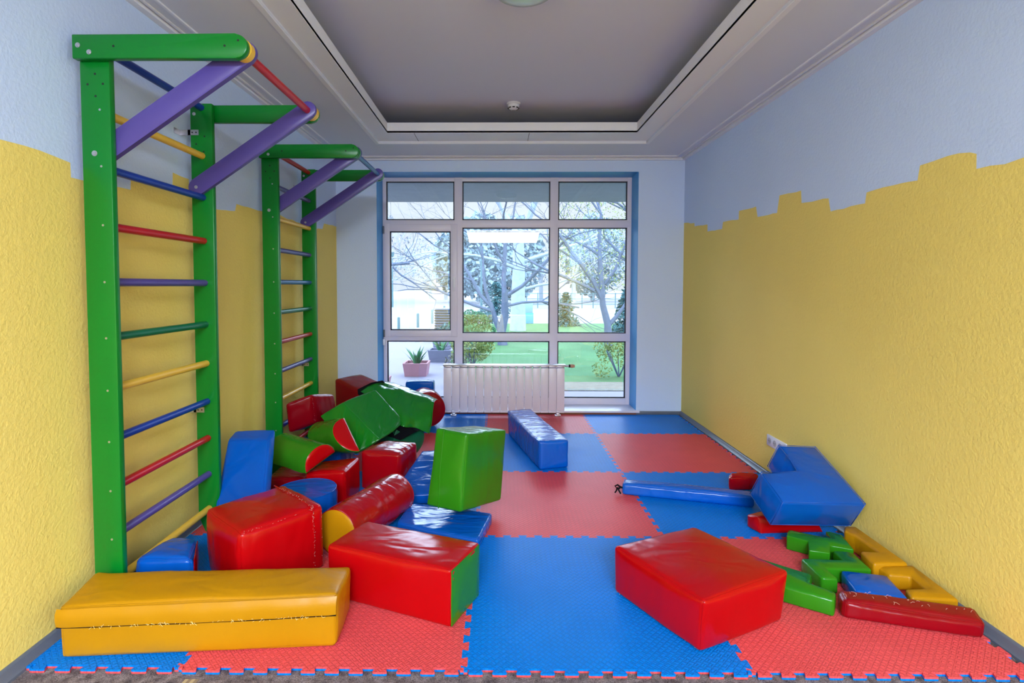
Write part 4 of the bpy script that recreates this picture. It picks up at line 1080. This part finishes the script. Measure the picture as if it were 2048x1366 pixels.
# planters with spiky plants
def planter(x, y, w, h, mat, label, seed):
    t = empty('planter', (x, y, GZ), label, 'planter'); rnd = random.Random(seed)
    bm = bmesh.new(); v0 = [(x-w/2*0.85, y-w/2*0.85, GZ+0.006), (x+w/2*0.85, y-w/2*0.85, GZ+0.006), (x+w/2*0.85, y+w/2*0.85, GZ+0.006), (x-w/2*0.85, y+w/2*0.85, GZ+0.006)]
    a = [bm.verts.new(v) for v in v0]; b = [bm.verts.new((x+(v[0]-x)/0.85, y+(v[1]-y)/0.85, GZ+h)) for v in v0]; c = [bm.verts.new((x+(v[0]-x)/0.85*0.86, y+(v[1]-y)/0.85*0.86, GZ+h)) for v in v0]; d = [bm.verts.new((p.co.x, p.co.y, GZ+h-0.04)) for p in c]
    bm.faces.new(a); bm.faces.new(d)
    for i in range(4):
        j = (i+1) % 4; bm.faces.new((a[i], a[j], b[j], b[i])); bm.faces.new((b[i], b[j], c[j], c[i])); bm.faces.new((c[i], c[j], d[j], d[i]))
    mk('pot', bm, mat, parent=t, smooth=False)
    bm = bmesh.new()
    for k in range(26):
        an = rnd.random()*2*PI; l = rnd.uniform(0.14, 0.30); lean = rnd.uniform(0.1, 0.7); dr = Vector((math.cos(an)*lean, math.sin(an)*lean, 1)).normalized(); s = Vector((-math.sin(an), math.cos(an), 0))*0.018
        p = Vector((x+math.cos(an)*w*0.12, y+math.sin(an)*w*0.12, GZ+h-0.03)); m1 = p+dr*l*0.55; e = p+dr*l+Vector((math.cos(an), math.sin(an), 0))*l*0.2
        v = [bm.verts.new(q) for q in (p-s*0.6, p+s*0.6, m1+s, e, m1-s)]; bm.faces.new(v)
    mk('spiky_leaves', bm, LEAFB, parent=t)
    return t
PINKP = mottled('pink_stone', (0.26, 0.13, 0.15), 0.8, 0.2, 6, 0.15); GREYP = mottled('violet_grey_stone', (0.12, 0.12, 0.17), 0.8, 0.2, 6, 0.15)
planter(-1.22, 6.9, 0.40, 0.22, PINKP, 'pink square planter with spiky plant just outside the left pane', 51)
planter(-1.00, 8.5, 0.45, 0.24, GREYP, 'grey square planter with spiky plant, the middle one of the outdoor row', 52)
planter(-1.15, 10.3, 0.42, 0.24, GREYP, 'dark square planter with spiky plant, farthest of the outdoor row', 53)
planter(-1.62, 5.75, 0.36, 0.16, PINKP, 'low planter with short leaves right outside the bottom of the left pane', 54)
# dark lattice bin, blue box, bollards, lamp posts
def bin_():
    t = empty('litter_bin', (-1.50, 15.3, GZ), 'dark slatted square litter bin on the paving behind the sash frame', 'litter bin')
    BN = mottled('bin_slats', (0.09, 0.11, 0.16), 0.7, 0.3, 5, 0.2)
    bm = nbox(-1.88, -1.12, 14.95, 15.65, GZ+0.01, GZ+0.74); mk('bin_body', bm, BN, parent=t, smooth=False)
    bm = bmesh.new()
    for k in range(9): box(bm, -1.90, -1.10, 14.93, 15.67, GZ+0.03+k*0.08, GZ+0.055+k*0.08)
    mk('slats', bm, DARK, parent=t, smooth=False)
bin_()
def post_box():
    t = empty('utility_box', (1.24, 18.9, GZ), 'light blue metal box standing at the far edge of the lawn', 'utility box')
    BL = mottled('light_blue_metal', (0.06, 0.26, 0.52), 0.5, 0.4, 5, 0.08)
    mk('box_body', nbox(1.03, 1.45, 18.7, 19.1, GZ+0.012, GZ+0.42, 0.01), BL, parent=t)
    mk('reflection_column', nbox(1.05, 1.43, 18.72, 19.08, GZ+0.42, GZ+0.82, 0.01), mottled('pale_blue_reflection', (0.20, 0.30, 0.42), 0.5, 0.4, 5, 0.06), parent=t)  # pale column above the box imitates a reflection by shape and colour
post_box()
BOL = mottled('grey_green_post', (0.07, 0.13, 0.14), 0.6, 0.3, 5, 0.1)
for k, (x, y, h) in enumerate(((-3.42, 14.2, 0.42), (-3.07, 15.2, 0.46), (-2.70, 16.8, 0.5), (-2.42, 18.6, 0.55), (-2.2, 21.0, 0.6))):
    bm = bmesh.new(); tube(bm, [(x, y, GZ+0.0), (x, y, GZ+h-0.03), (x, y, GZ+h)], [0.045, 0.045, 0.03], 10)
    tag(mk('bollard', bm, BOL), '%s grey-green bollard of the row along the path, counted from the house' % ('nearest', 'second', 'third', 'fourth', 'farthest')[k] if k else 'grey-green bollard nearest the house in the row along the path', 'bollard', 'bollards along the path')
def lamp_post(x, y, h, label):
    t = empty('lamp_post', (x, y, GZ), label, 'lamp post')
    bm = bmesh.new(); tube(bm, [(x, y, GZ), (x, y, GZ+h)], [0.06, 0.035], 8); mk('pole', bm, BOL, parent=t)
    bm = bmesh.new(); tube(bm, [(x, y, GZ+h), (x, y, GZ+h+0.28)], [0.10, 0.14], 8); mk('lamp_head', bm, BOL, parent=t)
lamp_post(-0.72, 24.0, 3.0, 'dark lamp post beyond the lawn in the middle pane')
lamp_post(-7.0, 34.0, 3.4, 'distant lamp post beyond the path at the left')
# low fence across the far street
def fence(x0, x1, y, n, label):
    t = empty('street_fence', ((x0+x1)/2, y, GZ), label, 'fence')
    for k in range(n+1):
        x = x0+(x1-x0)*k/n; mk('fence_post', nbox(x-0.03, x+0.03, y-0.03, y+0.03, GZ, GZ+1.0), BOL, parent=t, smooth=False)
    bm = bmesh.new()
    for z in (0.25, 0.6, 0.95): box(bm, x0, x1, y-0.015, y+0.015, GZ+z-0.02, GZ+z+0.02)
    mk('fence_rail', bm, BOL, parent=t, smooth=False)
fence(0.5, 12.0, 33.0, 16, 'pale grey low fence along the far street')
fence(-12.5, -6.5, 27.0, 10, 'low fence at the left beyond the paving')
# far trees
def far_tree(x, y, h, w, kind, seed, label):
    t = empty('distant_tree', (x, y, GZ), label, 'tree', 'distant trees beyond the street'); rnd = random.Random(seed)
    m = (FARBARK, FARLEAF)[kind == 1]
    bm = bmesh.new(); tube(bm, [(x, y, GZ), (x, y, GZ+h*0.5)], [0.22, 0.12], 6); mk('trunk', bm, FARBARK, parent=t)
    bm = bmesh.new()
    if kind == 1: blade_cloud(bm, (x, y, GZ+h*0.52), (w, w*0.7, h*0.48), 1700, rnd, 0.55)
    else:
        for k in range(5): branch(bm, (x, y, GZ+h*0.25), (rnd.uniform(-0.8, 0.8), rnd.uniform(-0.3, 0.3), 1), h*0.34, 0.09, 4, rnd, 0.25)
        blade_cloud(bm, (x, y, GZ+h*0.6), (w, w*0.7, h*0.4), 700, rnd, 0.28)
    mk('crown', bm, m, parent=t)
FARBARK = mottled('distant_haze_bark', (0.27, 0.29, 0.32), 0.95, 0.0, 2.0, 0.2)  # bark colour bleached to stand in for haze and glare
KN = {1: 'dense blue-green', 0: 'haze-paled leafless'}
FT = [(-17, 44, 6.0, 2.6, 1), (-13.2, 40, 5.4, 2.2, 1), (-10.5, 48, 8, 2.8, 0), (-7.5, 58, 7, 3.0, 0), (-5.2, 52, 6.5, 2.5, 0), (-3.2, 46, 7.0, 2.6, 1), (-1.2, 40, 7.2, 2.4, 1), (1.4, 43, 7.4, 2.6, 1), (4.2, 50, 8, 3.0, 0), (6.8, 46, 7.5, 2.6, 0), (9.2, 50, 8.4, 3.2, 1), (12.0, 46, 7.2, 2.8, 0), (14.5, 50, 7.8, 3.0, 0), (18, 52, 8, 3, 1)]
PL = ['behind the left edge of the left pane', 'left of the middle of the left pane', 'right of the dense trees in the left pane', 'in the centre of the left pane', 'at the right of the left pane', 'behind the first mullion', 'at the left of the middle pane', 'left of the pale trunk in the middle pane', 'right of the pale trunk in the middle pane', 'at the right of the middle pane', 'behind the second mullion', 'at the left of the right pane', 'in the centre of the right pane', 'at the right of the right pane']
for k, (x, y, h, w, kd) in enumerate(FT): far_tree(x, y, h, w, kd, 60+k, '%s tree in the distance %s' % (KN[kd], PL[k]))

# ------------------------------------------------------------------ the photographer, seen only as a faint reflection in the panes
def skin_mesh(name, chains, root, levels=2):
    """chains: list of [(point, radius), ...]; first points that coincide with earlier ones are shared"""
    me = bpy.data.meshes.new(name); vs = []; rad = []; ed = []
    def idx(p, r):
        for i, q in enumerate(vs):
            if (Vector(q)-Vector(p)).length < 1e-4: return i
        vs.append(tuple(p)); rad.append(r); return len(vs)-1
    for ch in chains:
        ids = [idx(p, r) for p, r in ch]
        ed += list(zip(ids, ids[1:]))
    me.from_pydata(vs, ed, []); o = bpy.data.objects.new(name+'_cage', me); COL.objects.link(o)
    m = o.modifiers.new('skin', 'SKIN'); m.use_smooth_shade = True
    ss = o.modifiers.new('sub', 'SUBSURF'); ss.levels = levels; ss.render_levels = levels
    if not me.skin_vertices: 
        bm = bmesh.new(); bm.from_mesh(me); bm.verts.layers.skin.verify(); bm.to_mesh(me); bm.free()
    for i, r in enumerate(rad):
        v = me.skin_vertices[0].data[i]; v.radius = (r, r) if not isinstance(r, tuple) else r; v.use_root = (i == root)
    dg = bpy.context.evaluated_depsgraph_get(); ev = o.evaluated_get(dg)
    bm = bmesh.new(); bm.from_mesh(ev.to_mesh()); ev.to_mesh_clear()
    bpy.data.objects.remove(o)
    return bm
def person():
    px, py = 0.16, -2.22
    t = empty('person', (px, py, 0), 'person in pale shirt and blue trousers holding a camera, reflected in the middle pane', 'person')
    SKIN = mottled('skin', (0.52, 0.28, 0.20), 0.5, 0.4, 8, 0.06); SHIRT = mottled('pale_green_shirt', (0.42, 0.50, 0.44), 0.85, 0.2, 8, 0.1); JEANS = mottled('blue_trousers', (0.035, 0.07, 0.15), 0.85, 0.2, 8, 0.15); HAIR = mottled('brown_hair', (0.05, 0.03, 0.02), 0.6, 0.3, 20, 0.3); SHOE = base_mat('dark_shoe', (0.02, 0.02, 0.022), 0.5)
    q = lambda x, y, z: (px+x, py+y, z)
    ch = [[(q(0, 0, 0.93), (0.150, 0.105)), (q(0, 0, 1.06), (0.140, 0.10)), (q(0, 0.0, 1.22), (0.150, 0.105)), (q(0, 0, 1.38), (0.155, 0.10)), (q(0, 0.01, 1.47), 0.062), (q(0, 0.02, 1.54), 0.055), (q(0, 0.035, 1.62), (0.078, 0.095)), (q(0, 0.035, 1.70), (0.075, 0.092)), (q(0, 0.03, 1.745), 0.05)]]
    for s in (-1, 1):
        ch.append([(q(0, 0, 1.38), 0), (q(s*0.17, 0, 1.40), 0.062), (q(s*0.27, 0.06, 1.28), 0.050), (q(s*0.33, 0.12, 1.17), 0.042), (q(s*0.22, 0.22, 1.25), 0.034), (q(s*0.115, 0.295, 1.33), 0.026), (q(s*0.075, 0.325, 1.345), 0.030)])
        ch.append([(q(0, 0, 0.93), 0), (q(s*0.10, 0, 0.86), 0.092), (q(s*0.12, 0.01, 0.66), 0.078), (q(s*0.13, 0.02, 0.48), 0.058), (q(s*0.14, 0.0, 0.30), 0.055), (q(s*0.145, -0.01, 0.09), 0.038), (q(s*0.155, 0.09, 0.045), 0.040), (q(s*0.16, 0.16, 0.032), 0.030)])
    bm = skin_mesh('person', ch, 0)
    for f in bm.faces:
        c = f.calc_center_median(); z = c.z; ax = abs(c.x-px)
        if z < 0.10: k = 3
        elif z < 0.98 and ax < 0.25: k = 2
        elif z < 1.46 and ax < 0.36 and (c.y-py) < 0.14: k = 1
        else: k = 0
        f.material_index = k
    body = mk('body', bm, [SKIN, SHIRT, JEANS, SHOE], parent=t, sharp=None)
    # face and ears
    bm = bmesh.new(); tube(bm, [q(0, 0.118, 1.675), q(0, 0.142, 1.645), q(0, 0.130, 1.632)], [0.008, 0.014, 0.010], 8)
    mk('nose', bm, SKIN, parent=body)
    for s in (-1, 1):
        bm = bmesh.new(); disc(bm, q(s*0.032, 0.118, 1.675), (0, 1, 0), 0.013, 0.008, 12); mk('eye', bm, M_BLACK, parent=body)
        bm = bmesh.new(); tube(bm, [q(s*0.080, 0.03, 1.685), q(s*0.092, 0.025, 1.665), q(s*0.080, 0.03, 1.635)], [0.010, 0.016, 0.009], 8); mk('ear', bm, SKIN, parent=body)
    bm = bmesh.new(); tube(bm, [q(-0.025, 0.118, 1.60), q(0, 0.124, 1.598), q(0.025, 0.118, 1.60)], [0.003, 0.006, 0.003], 8); mk('mouth', bm, base_mat('lips', (0.4, 0.12, 0.1), 0.5), parent=body)
    bm = bmesh.new(); bmesh.ops.create_uvsphere(bm, u_segments=24, v_segments=16, radius=1.0)
    for v in bm.verts:
        p = v.co; v.co = Vector(q(p.x*0.092, 0.010+p.y*0.108, 1.705+p.z*0.085+0.008*noise.noise(p*6)))
    bmesh.ops.delete(bm, geom=[v for v in bm.verts if v.co.z < 1.64 or (v.co.y > py+0.085 and v.co.z < 1.73)], context='VERTS')
    mk('hair', bm, HAIR, parent=t)
    # camera body and lens held at chest height
    cam = empty('hand_camera', (px-0.02, py+0.335, 1.31), 'black camera in the hands of the reflected person', 'camera')
    mk('camera_body', nbox(px-0.075, px+0.055, py+0.31, py+0.355, 1.315, 1.40, 0.008), M_BLACK, parent=cam)
    bm = bmesh.new(); tube(bm, [(px-0.02, py+0.353, 1.352), (px-0.02, py+0.375, 1.352)], 0.034, 20); mk('lens', bm, M_BLACK, parent=cam)
    # fingers, five to a hand, curled round the camera
    for s in (-1, 1):
        for k in range(4):
            z = 1.385-k*0.019; ln_ = (0.9, 1.0, 0.95, 0.8)[k]; x0 = px-0.01+s*0.078
            pts = [((x0+s*0.006, py+0.325, z-0.004), 0.010), ((x0+s*0.004, py+0.325+0.022*ln_, z), 0.009), ((x0-s*0.006, py+0.325+0.038*ln_, z), 0.008), ((x0-s*0.024*ln_, py+0.325+0.040*ln_, z), 0.007)]
            bm = bmesh.new(); tube(bm, [p for p, r in pts], [r for p, r in pts], 8); mk('finger', bm, SKIN, parent=body)
        bm = bmesh.new(); x0 = px-0.01+s*0.072; tube(bm, [(x0, py+0.305, 1.335), (x0-s*0.012, py+0.298, 1.365), (x0-s*0.030, py+0.300, 1.385)], [0.012, 0.010, 0.008], 8); mk('thumb', bm, SKIN, parent=body)
person()
